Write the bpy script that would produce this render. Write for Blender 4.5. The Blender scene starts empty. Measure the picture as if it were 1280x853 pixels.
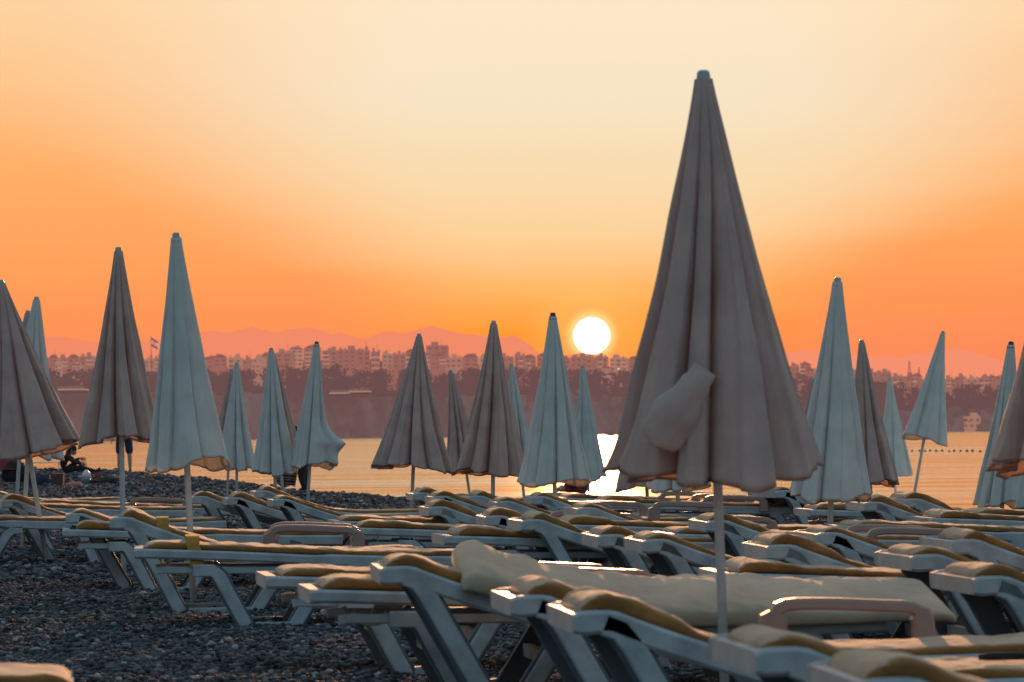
import bpy, math, random
import numpy as np
from mathutils import Vector, Matrix, noise
random.seed(7); rng = np.random.default_rng(7)
sc = bpy.context.scene
col = sc.collection
R = math.radians
# ------------------------------------------------------------------ camera
FPX, CX, CY = 4500.0, 640.0, 426.5
CAMZ = 1.0
PITCH, ROLL = math.atan(116.5 / FPX), R(0.6)
camd = bpy.data.cameras.new('camera'); cam = bpy.data.objects.new('camera', camd); col.objects.link(cam)
camd.sensor_width = 36.0; camd.lens = FPX / 1280 * 36; camd.clip_start = 0.2; camd.clip_end = 90000
MC = Matrix.Rotation(math.pi / 2 + PITCH, 4, 'X') @ Matrix.Rotation(-ROLL, 4, 'Z')
cam.matrix_world = Matrix.Translation((0, 0, CAMZ)) @ MC
sc.camera = cam
camd.dof.use_dof = True; camd.dof.focus_distance = 27.0; camd.dof.aperture_fstop = 9.0
M3 = MC.to_3x3()
def ray(px, py):
    d = M3 @ Vector(((px - CX) / FPX, -(py - CY) / FPX, -1.0))
    return d / d.y
def at(px, py, D):
    return Vector((0, 0, CAMZ)) + ray(px, py) * D
def at_z(px, py, z):
    d = ray(px, py); return Vector((0, 0, CAMZ)) + d * ((z - CAMZ) / d.z)
# ------------------------------------------------------------------ helpers
def tag(o, label=None, cat=None, group=None, kind=None):
    if label: o['label'] = label
    if cat: o['category'] = cat
    if group: o['group'] = group
    if kind: o['kind'] = kind
    return o
def empty(name, loc, rz=0.0, **kw):
    o = bpy.data.objects.new(name, None); col.objects.link(o)
    o.location = loc; o.rotation_euler = (0, 0, rz); o.empty_display_size = .1
    return tag(o, **kw)
class MB:
    def __init__(s): s.v = []; s.f = []; s.m = []
    def add(s, v, f, m=0):
        n = len(s.v); s.v += [tuple(p) for p in v]; s.f += [tuple(i + n for i in q) for q in f]; s.m += [m] * len(f)
    def box(s, c, d, m=0, mat=None):
        x, y, z = d[0] / 2, d[1] / 2, d[2] / 2
        v = [Vector((c[0] + a * x, c[1] + b * y, c[2] + e * z)) for a in (-1, 1) for b in (-1, 1) for e in (-1, 1)]
        if mat: v = [mat @ p for p in v]
        s.add(v, [(0, 1, 3, 2), (4, 6, 7, 5), (0, 4, 5, 1), (2, 3, 7, 6), (0, 2, 6, 4), (1, 5, 7, 3)], m)
    def plank(s, path, y0, wy, h, ch=.006, m=0, hs=None):
        """chamfered plank swept along an x-z path; height h across the path, width wy along y"""
        n = len(path); rings = []
        for i, (x, z) in enumerate(path):
            a = path[max(i - 1, 0)]; b = path[min(i + 1, n - 1)]
            tx, tz = b[0] - a[0], b[1] - a[1]; l = math.hypot(tx, tz) or 1
            nx, nz = -tz / l, tx / l
            k = 1.0
            if 0 < i < n - 1:
                t1 = (x - a[0], z - a[1]); l1 = math.hypot(*t1) or 1
                k = 1 / max(.6, abs((t1[0] * tx + t1[1] * tz) / (l1 * l)))
            hh = (hs[i] if hs else h) / 2
            sec = [(-wy / 2 + ch, -hh), (wy / 2 - ch, -hh), (wy / 2, -hh + ch), (wy / 2, hh - ch), (wy / 2 - ch, hh), (-wy / 2 + ch, hh), (-wy / 2, hh - ch), (-wy / 2, -hh + ch)]
            rings.append([(x + nx * q * k, y0 + p, z + nz * q * k) for p, q in sec])
        v = [p for r in rings for p in r]; f = []
        for i in range(n - 1):
            for j in range(8):
                a = i * 8 + j; b = i * 8 + (j + 1) % 8
                f.append((a, b, b + 8, a + 8))
        f.append(tuple(range(7, -1, -1))); f.append(tuple((n - 1) * 8 + j for j in range(8)))
        s.add(v, f, m)
    def tube(s, pts, rads, seg=10, m=0, cap=True):
        n = len(pts); pts = [Vector(p) for p in pts]
        if not isinstance(rads, (list, tuple)): rads = [rads] * n
        v = []
        t0 = (pts[-1] - pts[0]).normalized(); up = Vector((0, 0, 1)) if abs(t0.z) < .9 else Vector((1, 0, 0))
        for i in range(n):
            t = (pts[min(i + 1, n - 1)] - pts[max(i - 1, 0)]).normalized()
            a = t.cross(up).normalized(); b = a.cross(t)
            for j in range(seg):
                th = 2 * math.pi * j / seg
                v.append(pts[i] + (a * math.cos(th) + b * math.sin(th)) * rads[i])
        f = [(i * seg + j, i * seg + (j + 1) % seg, (i + 1) * seg + (j + 1) % seg, (i + 1) * seg + j) for i in range(n - 1) for j in range(seg)]
        if cap: f += [tuple(range(seg - 1, -1, -1)), tuple((n - 1) * seg + j for j in range(seg))]
        s.add(v, f, m)
    def ellipsoid(s, c, r, m=0, nu=12, nv=8, mat=None, nz=0):
        v = []
        for i in range(nv + 1):
            ph = math.pi * i / nv
            for j in range(nu):
                th = 2 * math.pi * j / nu
                q = Vector((math.sin(ph) * math.cos(th), math.sin(ph) * math.sin(th), math.cos(ph)))
                k = 1 + nz * noise.noise(q * 2.3 + Vector(c))
                p = Vector((q.x * r[0] * k, q.y * r[1] * k, q.z * r[2] * k))
                if mat: p = mat @ p
                v.append(p + Vector(c))
        f = [(i * nu + j, (i + 1) * nu + j, (i + 1) * nu + (j + 1) % nu, i * nu + (j + 1) % nu) for i in range(nv) for j in range(nu)]
        s.add(v, f, m)
    def mesh(s, name, mats, smooth=False):
        me = bpy.data.meshes.new(name); me.from_pydata(s.v, [], s.f)
        for m in (mats if isinstance(mats, (list, tuple)) else [mats]): me.materials.append(m)
        me.polygons.foreach_set('material_index', s.m)
        if smooth: me.polygons.foreach_set('use_smooth', [True] * len(s.f))
        me.validate(); me.update(); return me
    def build(s, name, mats, parent=None, smooth=False):
        return link(name, s.mesh(name, mats, smooth), parent)
def link(name, me, parent=None):
    o = bpy.data.objects.new(name, me); col.objects.link(o)
    if parent: o.parent = parent
    return o
# ------------------------------------------------------------------ materials
def srgb(r, g, b):
    f = lambda c: (c / 12.92 if c <= .04045 else ((c + .055) / 1.055) ** 2.4)
    return (f(r / 255), f(g / 255), f(b / 255), 1)
def mat_new(name):
    m = bpy.data.materials.new(name); m.use_nodes = True; nt = m.node_tree
    for n in list(nt.nodes): nt.nodes.remove(n)
    out = nt.nodes.new('ShaderNodeOutputMaterial'); return m, nt, out
def N(nt, t, **kw):
    n = nt.nodes.new(t)
    for k, v in kw.items():
        if k in n.inputs: n.inputs[k].default_value = v
        else: setattr(n, k, v)
    return n
def ramp(nt, fac, stops, interp='LINEAR'):
    r = nt.nodes.new('ShaderNodeValToRGB'); r.color_ramp.interpolation = interp
    e = r.color_ramp.elements
    while len(e) < len(stops): e.new(.5)
    for i, (p, c) in enumerate(stops):
        e[i].position = p; e[i].color = c if len(c) == 4 else (*c, 1)
    nt.links.new(fac, r.inputs[0]); return r
def fabric(name, c1, c2, scale=6, transl=.25, bump=.15, weave=350, rough=.9, tcol=None, wst=(1, 1, 1)):
    m, nt, out = mat_new(name); L = nt.links.new
    tc = N(nt, 'ShaderNodeTexCoord')
    n1 = N(nt, 'ShaderNodeTexNoise', Scale=scale, Detail=6.0, Roughness=.6); L(tc.outputs['Object'], n1.inputs['Vector'])
    r = ramp(nt, n1.outputs['Fac'], [(.3, c1), (.7, c2)])
    p = N(nt, 'ShaderNodeBsdfPrincipled', Roughness=rough); L(r.outputs[0], p.inputs['Base Color'])
    if 'Sheen Weight' in p.inputs: p.inputs['Sheen Weight'].default_value = .15
    n2 = N(nt, 'ShaderNodeTexNoise', Scale=weave, Detail=2.0); L(tc.outputs['Object'], n2.inputs['Vector'])
    n3 = N(nt, 'ShaderNodeTexNoise', Scale=scale * 2.5, Detail=4.0); L(tc.outputs['Object'], n3.inputs['Vector'])
    mpw = N(nt, 'ShaderNodeMapping'); mpw.inputs['Scale'].default_value = wst; L(tc.outputs['Object'], mpw.inputs[0]); L(mpw.outputs[0], n3.inputs['Vector'])
    ad = N(nt, 'ShaderNodeMath', operation='MULTIPLY_ADD'); L(n2.outputs['Fac'], ad.inputs[0]); ad.inputs[1].default_value = .08; L(n3.outputs['Fac'], ad.inputs[2])
    b = N(nt, 'ShaderNodeBump', Strength=bump, Distance=.03); L(ad.outputs[0], b.inputs['Height']); L(b.outputs[0], p.inputs['Normal'])
    if transl > 0:
        t = N(nt, 'ShaderNodeBsdfTranslucent'); t.inputs['Color'].default_value = tcol or c2
        mx = N(nt, 'ShaderNodeMixShader'); mx.inputs[0].default_value = transl
        L(p.outputs[0], mx.inputs[1]); L(t.outputs[0], mx.inputs[2]); L(mx.outputs[0], out.inputs[0])
    else: L(p.outputs[0], out.inputs[0])
    return m
def simple(name, c, rough=.5, var=.12, scale=8, bump=.05, metal=0.0, spec=.5):
    m, nt, out = mat_new(name); L = nt.links.new
    tc = N(nt, 'ShaderNodeTexCoord')
    n1 = N(nt, 'ShaderNodeTexNoise', Scale=scale, Detail=7.0, Roughness=.65); L(tc.outputs['Object'], n1.inputs['Vector'])
    lo = tuple(x * (1 - var * 1.6) for x in c[:3]); hi = tuple(min(1, x * (1 + var)) for x in c[:3])
    r = ramp(nt, n1.outputs['Fac'], [(.3, lo), (.62, hi)])
    p = N(nt, 'ShaderNodeBsdfPrincipled', Roughness=rough, Metallic=metal); L(r.outputs[0], p.inputs['Base Color'])
    p.inputs['Specular IOR Level'].default_value = spec
    b = N(nt, 'ShaderNodeBump', Strength=bump, Distance=.01); L(n1.outputs['Fac'], b.inputs['Height']); L(b.outputs[0], p.inputs['Normal'])
    L(p.outputs[0], out.inputs[0]); return m
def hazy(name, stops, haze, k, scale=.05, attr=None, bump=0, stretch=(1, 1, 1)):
    """distant surface: diffuse colour with evening haze painted in as k of emission"""
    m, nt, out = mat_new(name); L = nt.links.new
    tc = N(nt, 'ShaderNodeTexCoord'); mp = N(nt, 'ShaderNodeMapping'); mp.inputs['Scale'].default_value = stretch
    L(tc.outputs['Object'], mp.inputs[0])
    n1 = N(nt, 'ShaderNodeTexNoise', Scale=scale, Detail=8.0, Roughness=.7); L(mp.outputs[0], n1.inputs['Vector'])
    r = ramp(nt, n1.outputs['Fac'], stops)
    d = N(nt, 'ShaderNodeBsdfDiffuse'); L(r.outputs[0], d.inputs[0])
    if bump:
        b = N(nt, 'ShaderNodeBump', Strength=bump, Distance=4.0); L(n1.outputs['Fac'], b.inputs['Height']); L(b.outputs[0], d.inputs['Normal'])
    e = N(nt, 'ShaderNodeEmission'); e.inputs[0].default_value = haze  # painted aerial haze: the surface itself glows in the haze colour
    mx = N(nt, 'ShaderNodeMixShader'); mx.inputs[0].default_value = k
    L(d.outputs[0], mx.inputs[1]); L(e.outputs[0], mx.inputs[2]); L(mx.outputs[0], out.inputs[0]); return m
M = {}
M['white_canopy'] = fabric('white_canvas', (.53, .57, .55, 1), (.68, .70, .665, 1), 5, .13, .55, 300, tcol=(.5, .42, .34, 1), wst=(1.6, 1.6, .22))
M['beige_canopy'] = fabric('beige_canvas', (.44, .32, .285, 1), (.62, .465, .41, 1), 5, .18, .60, 300, tcol=(.6, .36, .26, 1), wst=(1.6, 1.6, .22))
M['cush_top'] = fabric('cream_cushion', (.34, .25, .16, 1), (.60, .44, .30, 1), 5, 0, .5, 250)
M['cush_side'] = fabric('mustard_piping', (.20, .078, .014, 1), (.37, .155, .036, 1), 9, 0, .4, 250)
M['cush_big'] = fabric('khaki_cushion', (.40, .34, .24, 1), (.64, .51, .37, 1), 3, 0, .5, 250)
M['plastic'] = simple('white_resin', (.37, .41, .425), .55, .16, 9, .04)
M['plastic_shade'] = simple('painted_shade_resin', (.115, .145, .17), .5, .15, 5, .05)  # darker copy of the white resin, shade under the lounger put into its colour
M['arm'] = simple('beige_resin', (.36, .235, .20), .42, .12, 6, .05)
M['strap'] = simple('mustard_strap', (.42, .20, .03), .8, .15, 20)
M['pole'] = simple('white_enamel', (.62, .66, .66), .35, .12, 14, .03)
M['cap'] = simple('grey_cap', (.36, .42, .44), .4, .1)
M['cap_dark'] = simple('dark_cap', (.08, .05, .05), .5, .1)
M['black'] = simple('black_cloth', (.018, .018, .022), .9, .3, 20)
M['skin'] = simple('skin', (.42, .24, .17), .5, .1, 20)
M['hair'] = simple('dark_hair', (.02, .014, .012), .6, .3, 60)
M['red'] = simple('red_fabric', (.30, .035, .03), .8, .2, 20)
M['maroon'] = simple('maroon_cloth', (.16, .03, .035), .85, .25, 16)
M['pink'] = simple('pink_towel', (.55, .20, .17), .9, .2, 20)
M['blue'] = simple('blue_plastic', (.08, .25, .36), .4, .2)
M['whitish'] = simple('white_plastic', (.7, .7, .68), .4, .1)
M['brown'] = simple('brown_box', (.10, .04, .03), .7, .2)
M['navy'] = simple('navy_cloth', (.02, .03, .06), .9, .3, 14)
M['buoy'] = simple('dark_buoy', (.10, .05, .03), .5, .1)
def stripes(name, a, b, sc_=40, axis='Z'):
    m, nt, out = mat_new(name); L = nt.links.new
    tc = N(nt, 'ShaderNodeTexCoord'); w = N(nt, 'ShaderNodeTexWave', Scale=sc_, Distortion=.6); w.bands_direction = axis
    L(tc.outputs['Object'], w.inputs['Vector'])
    r = ramp(nt, w.outputs['Fac'], [(0, a), (.45, a), (.5, b), (.75, (.3, .06, .05)), (.8, a)], 'CONSTANT')
    p = N(nt, 'ShaderNodeBsdfPrincipled', Roughness=.9); L(r.outputs[0], p.inputs['Base Color']); L(p.outputs[0], out.inputs[0]); return m
M['striped'] = stripes('striped_cloth', (.03, .012, .014), (.5, .42, .4), 3.2)
def spots(name):
    m, nt, out = mat_new(name); L = nt.links.new
    tc = N(nt, 'ShaderNodeTexCoord'); w = N(nt, 'ShaderNodeTexVoronoi', Scale=14.0); L(tc.outputs['Object'], w.inputs['Vector'])
    r = ramp(nt, w.outputs['Distance'], [(0, (.5, .48, .45)), (.28, (.5, .45, .42)), (.34, (.02, .015, .02))])
    p = N(nt, 'ShaderNodeBsdfPrincipled', Roughness=.9); L(r.outputs[0], p.inputs['Base Color']); L(p.outputs[0], out.inputs[0]); return m
M['spotted'] = spots('spotted_cloth')
# ------------------------------------------------------------------ world: dusk sky by true direction
SUNDIR = ray(739.5, 420.0).normalized()
SUN_EL = math.asin(SUNDIR.z); SUN_AZ = math.atan2(SUNDIR.x, SUNDIR.y)
w = bpy.data.worlds.new('World'); sc.world = w; w.use_nodes = True; nt = w.node_tree
for n in list(nt.nodes): nt.nodes.remove(n)
L = nt.links.new
out = N(nt, 'ShaderNodeOutputWorld'); bg = N(nt, 'ShaderNodeBackground'); L(bg.outputs[0], out.inputs[0])
tc = N(nt, 'ShaderNodeTexCoord'); sep = N(nt, 'ShaderNodeSeparateXYZ'); L(tc.outputs['Generated'], sep.inputs[0])
def mth(op, a, b=None, c=None, clamp=False):
    n = nt.nodes.new('ShaderNodeMath'); n.operation = op; n.use_clamp = clamp
    for i, x in enumerate((a, b, c)):
        if x is None: continue
        if isinstance(x, (int, float)): n.inputs[i].default_value = x
        else: L(x, n.inputs[i])
    return n.outputs[0]
def maprange(v, a, b, c=0, d=1, smooth=True):
    n = nt.nodes.new('ShaderNodeMapRange'); n.interpolation_type = 'SMOOTHSTEP' if smooth else 'LINEAR'
    L(v, n.inputs[0])
    for i, x in enumerate((a, b, c, d)): n.inputs[i + 1].default_value = x
    return n.outputs[0]
def mixc(f, a, b, mode='MIX'):
    n = nt.nodes.new('ShaderNodeMix'); n.data_type = 'RGBA'; n.blend_type = mode
    for i, x in ((0, f), (6, a), (7, b)):
        if isinstance(x, (int, float)): n.inputs[i].default_value = x
        elif isinstance(x, tuple): n.inputs[i].default_value = x
        else: L(x, n.inputs[i])
    return n.outputs[2]
# gentle horizontal haze banding
nz = N(nt, 'ShaderNodeTexNoise', Scale=1.0, Detail=3.0)
mp = N(nt, 'ShaderNodeMapping'); mp.inputs['Scale'].default_value = (3, 3, 60); L(tc.outputs['Generated'], mp.inputs[0]); L(mp.outputs[0], nz.inputs['Vector'])
zz = mth('MULTIPLY_ADD', nz.outputs['Fac'], .014, mth('ADD', sep.outputs[2], -.007))
el = mth('MULTIPLY', zz, 4.0)                       # 0..1 for elevation 0..14.5 degrees
front = ramp(nt, el, [(0, srgb(246, 124, 88)), (.083, srgb(252, 136, 66)), (.118, srgb(255, 153, 54)), (.155, srgb(253, 180, 98)), (.216, srgb(252, 208, 152)), (.305, srgb(247, 221, 180)), (.376, srgb(246, 228, 197)), (.465, srgb(252, 230, 198)), (.75, srgb(250, 222, 185)), (1, srgb(238, 205, 170))])
frontL = ramp(nt, el, [(0, srgb(244, 128, 104)), (.07, srgb(249, 133, 92)), (.136, srgb(252, 149, 86)), (.20, srgb(254, 160, 92)), (.285, srgb(254, 174, 103)), (.465, srgb(252, 209, 157)), (.60, srgb(250, 213, 165)), (.80, srgb(240, 205, 165)), (1, srgb(225, 190, 160))])
sd = nt.nodes.new('ShaderNodeVectorMath'); sd.operation = 'DOT_PRODUCT'; L(tc.outputs['Generated'], sd.inputs[0]); sd.inputs[1].default_value = SUNDIR
dot = sd.outputs['Value']
sh = Vector((SUNDIR.x, SUNDIR.y, 0)).normalized()
hd = nt.nodes.new('ShaderNodeVectorMath'); hd.operation = 'DOT_PRODUCT'; L(tc.outputs['Generated'], hd.inputs[0]); hd.inputs[1].default_value = sh
hdot = hd.outputs['Value']
hn = mth('DIVIDE', hdot, mth('SQRT', mth('SUBTRACT', 1.0, mth('MULTIPLY', sep.outputs[2], sep.outputs[2]))))
az_ = mth('ARCCOSINE', mth('MINIMUM', hn, 1.0))
wd = maprange(zz, .034, .082, R(4.4), R(9.2))
near = maprange(mth('DIVIDE', az_, wd), 1.05, .25)
fr = mixc(near, frontL.outputs[0], front.outputs[0])
back = ramp(nt, mth('MULTIPLY_ADD', sep.outputs[2], .5, .5), [(0, (.10, .12, .13, 1)), (.49, (.22, .27, .30, 1)), (.55, (.27, .37, .43, 1)), (.7, (.23, .37, .46, 1)), (1, (.17, .30, .42, 1))])
ff = maprange(dot, .15, .93)
c = mixc(ff, back.outputs[0], fr)
sky = N(nt, 'ShaderNodeTexSky'); sky.sky_type = 'NISHITA'; sky.sun_disc = False; sky.sun_elevation = SUN_EL; sky.sun_rotation = SUN_AZ
c = mixc(.0008, c, sky.outputs[0], 'ADD')
halo = maprange(dot, math.cos(R(1.5)), math.cos(R(.26)))
halo2 = mth('POWER', halo, 3.0)
c = mixc(mth('MULTIPLY', halo2, .28), c, (1, .62, .16, 1))
rim = mth('POWER', maprange(dot, math.cos(R(.48)), math.cos(R(.27)), smooth=False), 2.0)
c = mixc(mth('MULTIPLY', rim, .8), c, (1.3, .95, .40, 1))
disc = maprange(dot, math.cos(R(.296)), math.cos(R(.262)))
c = mixc(disc, c, (9, 8.2, 7.0, 1))
L(c, bg.inputs[0]); bg.inputs[1].default_value = 1.0
sun = bpy.data.lights.new('sun', 'SUN'); sun.energy = 5.0; sun.angle = R(.6); sun.color = (1, .46, .20)
so = bpy.data.objects.new('sun', sun); col.objects.link(so); so.rotation_euler = Vector((SUNDIR.x, SUNDIR.y, math.tan(R(6.0)))).to_track_quat('Z', 'Y').to_euler()
sc.view_settings.view_transform = 'Standard'; sc.view_settings.look = 'None'; sc.view_settings.exposure = 0
# ------------------------------------------------------------------ ground, water
SEA = -.35
def shore_x(y):
    """x of the waterline at distance y: beach lies on the left/near side"""
    pts = [(-40, 26), (20, 13), (34, 8.5), (41, 6.6), (45, 5.2), (55, -.6), (64, -3.2), (72, -4.6), (84, -7.4), (96, -9.6), (104, -12.5), (112, -20), (125, -60), (400, -90), (900, -400)]
    for (a, b), (c_, d) in zip(pts, pts[1:]):
        if y <= c_: return b + (d - b) * max(0, (y - a)) / (c_ - a)
    return pts[-1][1]
def gz(x, y):
    d = shore_x(y) + .35 * noise.noise(Vector((y * .35, 0, 3))) - x
    base = .10 * min(1, max(0, (y - 48) / 30)) + .03 * noise.noise(Vector((x * .5, y * .5, 1))) + .012 * noise.noise(Vector((x * 2, y * 2, 5)))
    if d > 1.2: return base
    t = min(1, max(0, (1.2 - d) / 4.5))
    return base - (1.6 * t * t * (3 - 2 * t))
def grid_mesh(name, xs, ys, zf, m):
    v = [(x, y, zf(x, y)) for y in ys for x in xs]; nx = len(xs)
    f = [(j * nx + i, j * nx + i + 1, (j + 1) * nx + i + 1, (j + 1) * nx + i) for j in range(len(ys) - 1) for i in range(nx - 1)]
    me = bpy.data.meshes.new(name); me.from_pydata(v, [], f); me.materials.append(m); me.polygons.foreach_set('use_smooth', [True] * len(f)); me.update(); return me
def shingle_mat():
    m, nt, out = mat_new('shingle'); L = nt.links.new
    tc = N(nt, 'ShaderNodeTexCoord')
    vo = N(nt, 'ShaderNodeTexVoronoi', Scale=16.0); L(tc.outputs['Object'], vo.inputs['Vector'])
    r = ramp(nt, vo.outputs['Color'], [(0, (.02, .024, .032)), (.6, (.06, .07, .08)), (1, (.14, .14, .15))])
    p = N(nt, 'ShaderNodeBsdfPrincipled', Roughness=.8); L(r.outputs[0], p.inputs['Base Color'])
    b = N(nt, 'ShaderNodeBump', Strength=1.0, Distance=.05); b.invert = True; L(vo.outputs['Distance'], b.inputs['Height']); L(b.outputs[0], p.inputs['Normal'])
    L(p.outputs[0], out.inputs[0]); return m
M['shingle'] = shingle_mat()
xs = [-2500, -800, -250, -100, -60] + list(np.arange(-40, 26, .5)) + [32, 45, 80]
ys = [-60, -20, -5, 2] + list(np.arange(5, 120, .5)) + [124, 130, 150, 200, 400, 900]
gnd = link('beach_ground', grid_mesh('beach_ground', xs, ys, gz, M['shingle'])); tag(gnd, kind='structure', label='dark grey shingle beach sloping to the sea', cat='beach')
def water_mat():
    m, nt, out = mat_new('sea_water'); L = nt.links.new
    tc = N(nt, 'ShaderNodeTexCoord')
    def layer(sx, sy, s, det):
        mp = N(nt, 'ShaderNodeMapping'); mp.inputs['Scale'].default_value = (sx, sy, 1); mp.inputs['Rotation'].default_value = (0, 0, R(8))
        L(tc.outputs['Object'], mp.inputs[0]); n = N(nt, 'ShaderNodeTexNoise', Scale=s, Detail=det, Roughness=.6); L(mp.outputs[0], n.inputs['Vector']); return n.outputs['Fac']
    a = layer(.16, 1, 1.6, 5.0); b = layer(.05, .42, .8, 5.0); c = layer(.05, .5, .10, 9.0); c2 = layer(.10, 1, .45, 6.0)
    b1 = N(nt, 'ShaderNodeBump', Strength=1.0, Distance=.05); L(a, b1.inputs['Height'])
    b2 = N(nt, 'ShaderNodeBump', Strength=1.0, Distance=.12); L(b, b2.inputs['Height']); L(b1.outputs[0], b2.inputs['Normal'])
    cm = N(nt, 'ShaderNodeMath', operation='MULTIPLY_ADD'); L(c2, cm.inputs[0]); cm.inputs[1].default_value = .8; L(c, cm.inputs[2])
    r = ramp(nt, cm.outputs[0], [(.76, (1, .66, .36)), (.86, (1, .90, .66)), (.96, (1, 1, .98))])  # bands of reflected sky painted as an orange-to-cream gloss tint
    g = N(nt, 'ShaderNodeBsdfGlossy', Roughness=.07); L(r.outputs[0], g.inputs[0]); L(b2.outputs[0], g.inputs['Normal'])
    d = N(nt, 'ShaderNodeBsdfDiffuse'); d.inputs[0].default_value = (.05, .05, .05, 1)
    mx = N(nt, 'ShaderNodeMixShader'); mx.inputs[0].default_value = .985; L(d.outputs[0], mx.inputs[1]); L(g.outputs[0], mx.inputs[2])
    L(mx.outputs[0], out.inputs[0]); return m
M['water'] = water_mat()
me = bpy.data.meshes.new('sea'); me.from_pydata([(-40000, -200, SEA), (40000, -200, SEA), (40000, 60000, SEA), (-40000, 60000, SEA)], [], [(0, 1, 2, 3)]); me.materials.append(M['water'])
tag(link('sea', me), kind='structure', label='calm sea glowing orange under the low sun', cat='sea')
# pebbles
def pebble_mat():
    m, nt, out = mat_new('pebble'); L = nt.links.new
    a = N(nt, 'ShaderNodeAttribute'); a.attribute_name = 'tone'
    r = ramp(nt, a.outputs['Fac'], [(0, (.010, .015, .022)), (.50, (.048, .064, .082)), (.80, (.12, .14, .16)), (.92, (.18, .145, .135)), (1, (.40, .42, .44))])
    p = N(nt, 'ShaderNodeBsdfPrincipled', Roughness=.85); L(r.outputs[0], p.inputs['Base Color'])
    tc = N(nt, 'ShaderNodeTexCoord'); n = N(nt, 'ShaderNodeTexNoise', Scale=60.0, Detail=3.0); L(tc.outputs['Object'], n.inputs['Vector'])
    b = N(nt, 'ShaderNodeBump', Strength=.3, Distance=.01); L(n.outputs['Fac'], b.inputs['Height']); L(b.outputs[0], p.inputs['Normal'])
    L(p.outputs[0], out.inputs[0]); return m
def pebbles():
    g = (1 + 5 ** .5) / 2
    iv = np.array([(-1, g, 0), (1, g, 0), (-1, -g, 0), (1, -g, 0), (0, -1, g), (0, 1, g), (0, -1, -g), (0, 1, -g), (g, 0, -1), (g, 0, 1), (-g, 0, -1), (-g, 0, 1)], float); iv /= np.linalg.norm(iv[0])
    fi = np.array([(0, 11, 5), (0, 5, 1), (0, 1, 7), (0, 7, 10), (0, 10, 11), (1, 5, 9), (5, 11, 4), (11, 10, 2), (10, 7, 6), (7, 1, 8), (3, 9, 4), (3, 4, 2), (3, 2, 6), (3, 6, 8), (3, 8, 9), (4, 9, 5), (2, 4, 11), (6, 2, 10), (8, 6, 7), (9, 8, 1)])
    P = []
    for (y0, y1, n, s) in ((8, 13, 130000, .0064), (13, 25, 250000, .0080), (25, 45, 160000, .0125), (45, 75, 120000, .018), (75, 108, 80000, .026)):
        y = rng.uniform(y0, y1, n); hw = .150 * y + .9; x = rng.uniform(-1, 1, n) * hw
        sz = s * np.minimum(np.exp(rng.normal(0, .36, n)), 2.1)
        P.append(np.stack([x, y, sz], 1))
    P = np.concatenate(P)
    keep = np.array([shore_x(p[1]) - p[0] > -1.2 for p in P]); P = P[keep]
    z = np.array([gz(p[0], p[1]) for p in P])
    n = len(P)
    sc3 = np.stack([P[:, 2] * rng.uniform(.9, 1.7, n), P[:, 2] * rng.uniform(.8, 1.3, n), P[:, 2] * rng.uniform(.45, .85, n)], 1)
    V = iv[None] * sc3[:, None] * rng.uniform(.82, 1.15, (n, 12, 1))
    a = rng.uniform(0, 6.283, n); tl = rng.normal(0, .3, n)
    cx, sx = np.cos(tl)[:, None], np.sin(tl)[:, None]
    X, Y, Z = V[..., 0], V[..., 1] * cx - V[..., 2] * sx, V[..., 1] * sx + V[..., 2] * cx
    ca, sa = np.cos(a)[:, None], np.sin(a)[:, None]
    V = np.stack([X * ca - Y * sa + P[:, 0:1], X * sa + Y * ca + P[:, 1:2], Z + z[:, None] + (P[:, 2] * .5 + rng.uniform(-.3, 1.0, n) * P[:, 2])[:, None]], 2).reshape(-1, 3)
    F = (fi[None] + (np.arange(n) * 12)[:, None, None]).reshape(-1, 3)
    me = bpy.data.meshes.new('pebbles'); me.vertices.add(len(V)); me.vertices.foreach_set('co', V.ravel())
    me.loops.add(F.size); me.loops.foreach_set('vertex_index', F.ravel()); me.polygons.add(len(F))
    me.polygons.foreach_set('loop_start', np.arange(0, F.size, 3)); me.polygons.foreach_set('loop_total', np.full(len(F), 3))
    me.polygons.foreach_set('use_smooth', np.ones(len(F), bool))
    at_ = me.attributes.new('tone', 'FLOAT', 'POINT'); at_.data.foreach_set('value', np.repeat(rng.uniform(0, 1, n) ** 1.15, 12))
    me.materials.append(pebble_mat()); me.update()
    tag(link('pebbles', me), 'loose dark grey pebbles covering the beach', 'pebbles', kind='stuff')
pebbles()
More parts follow.
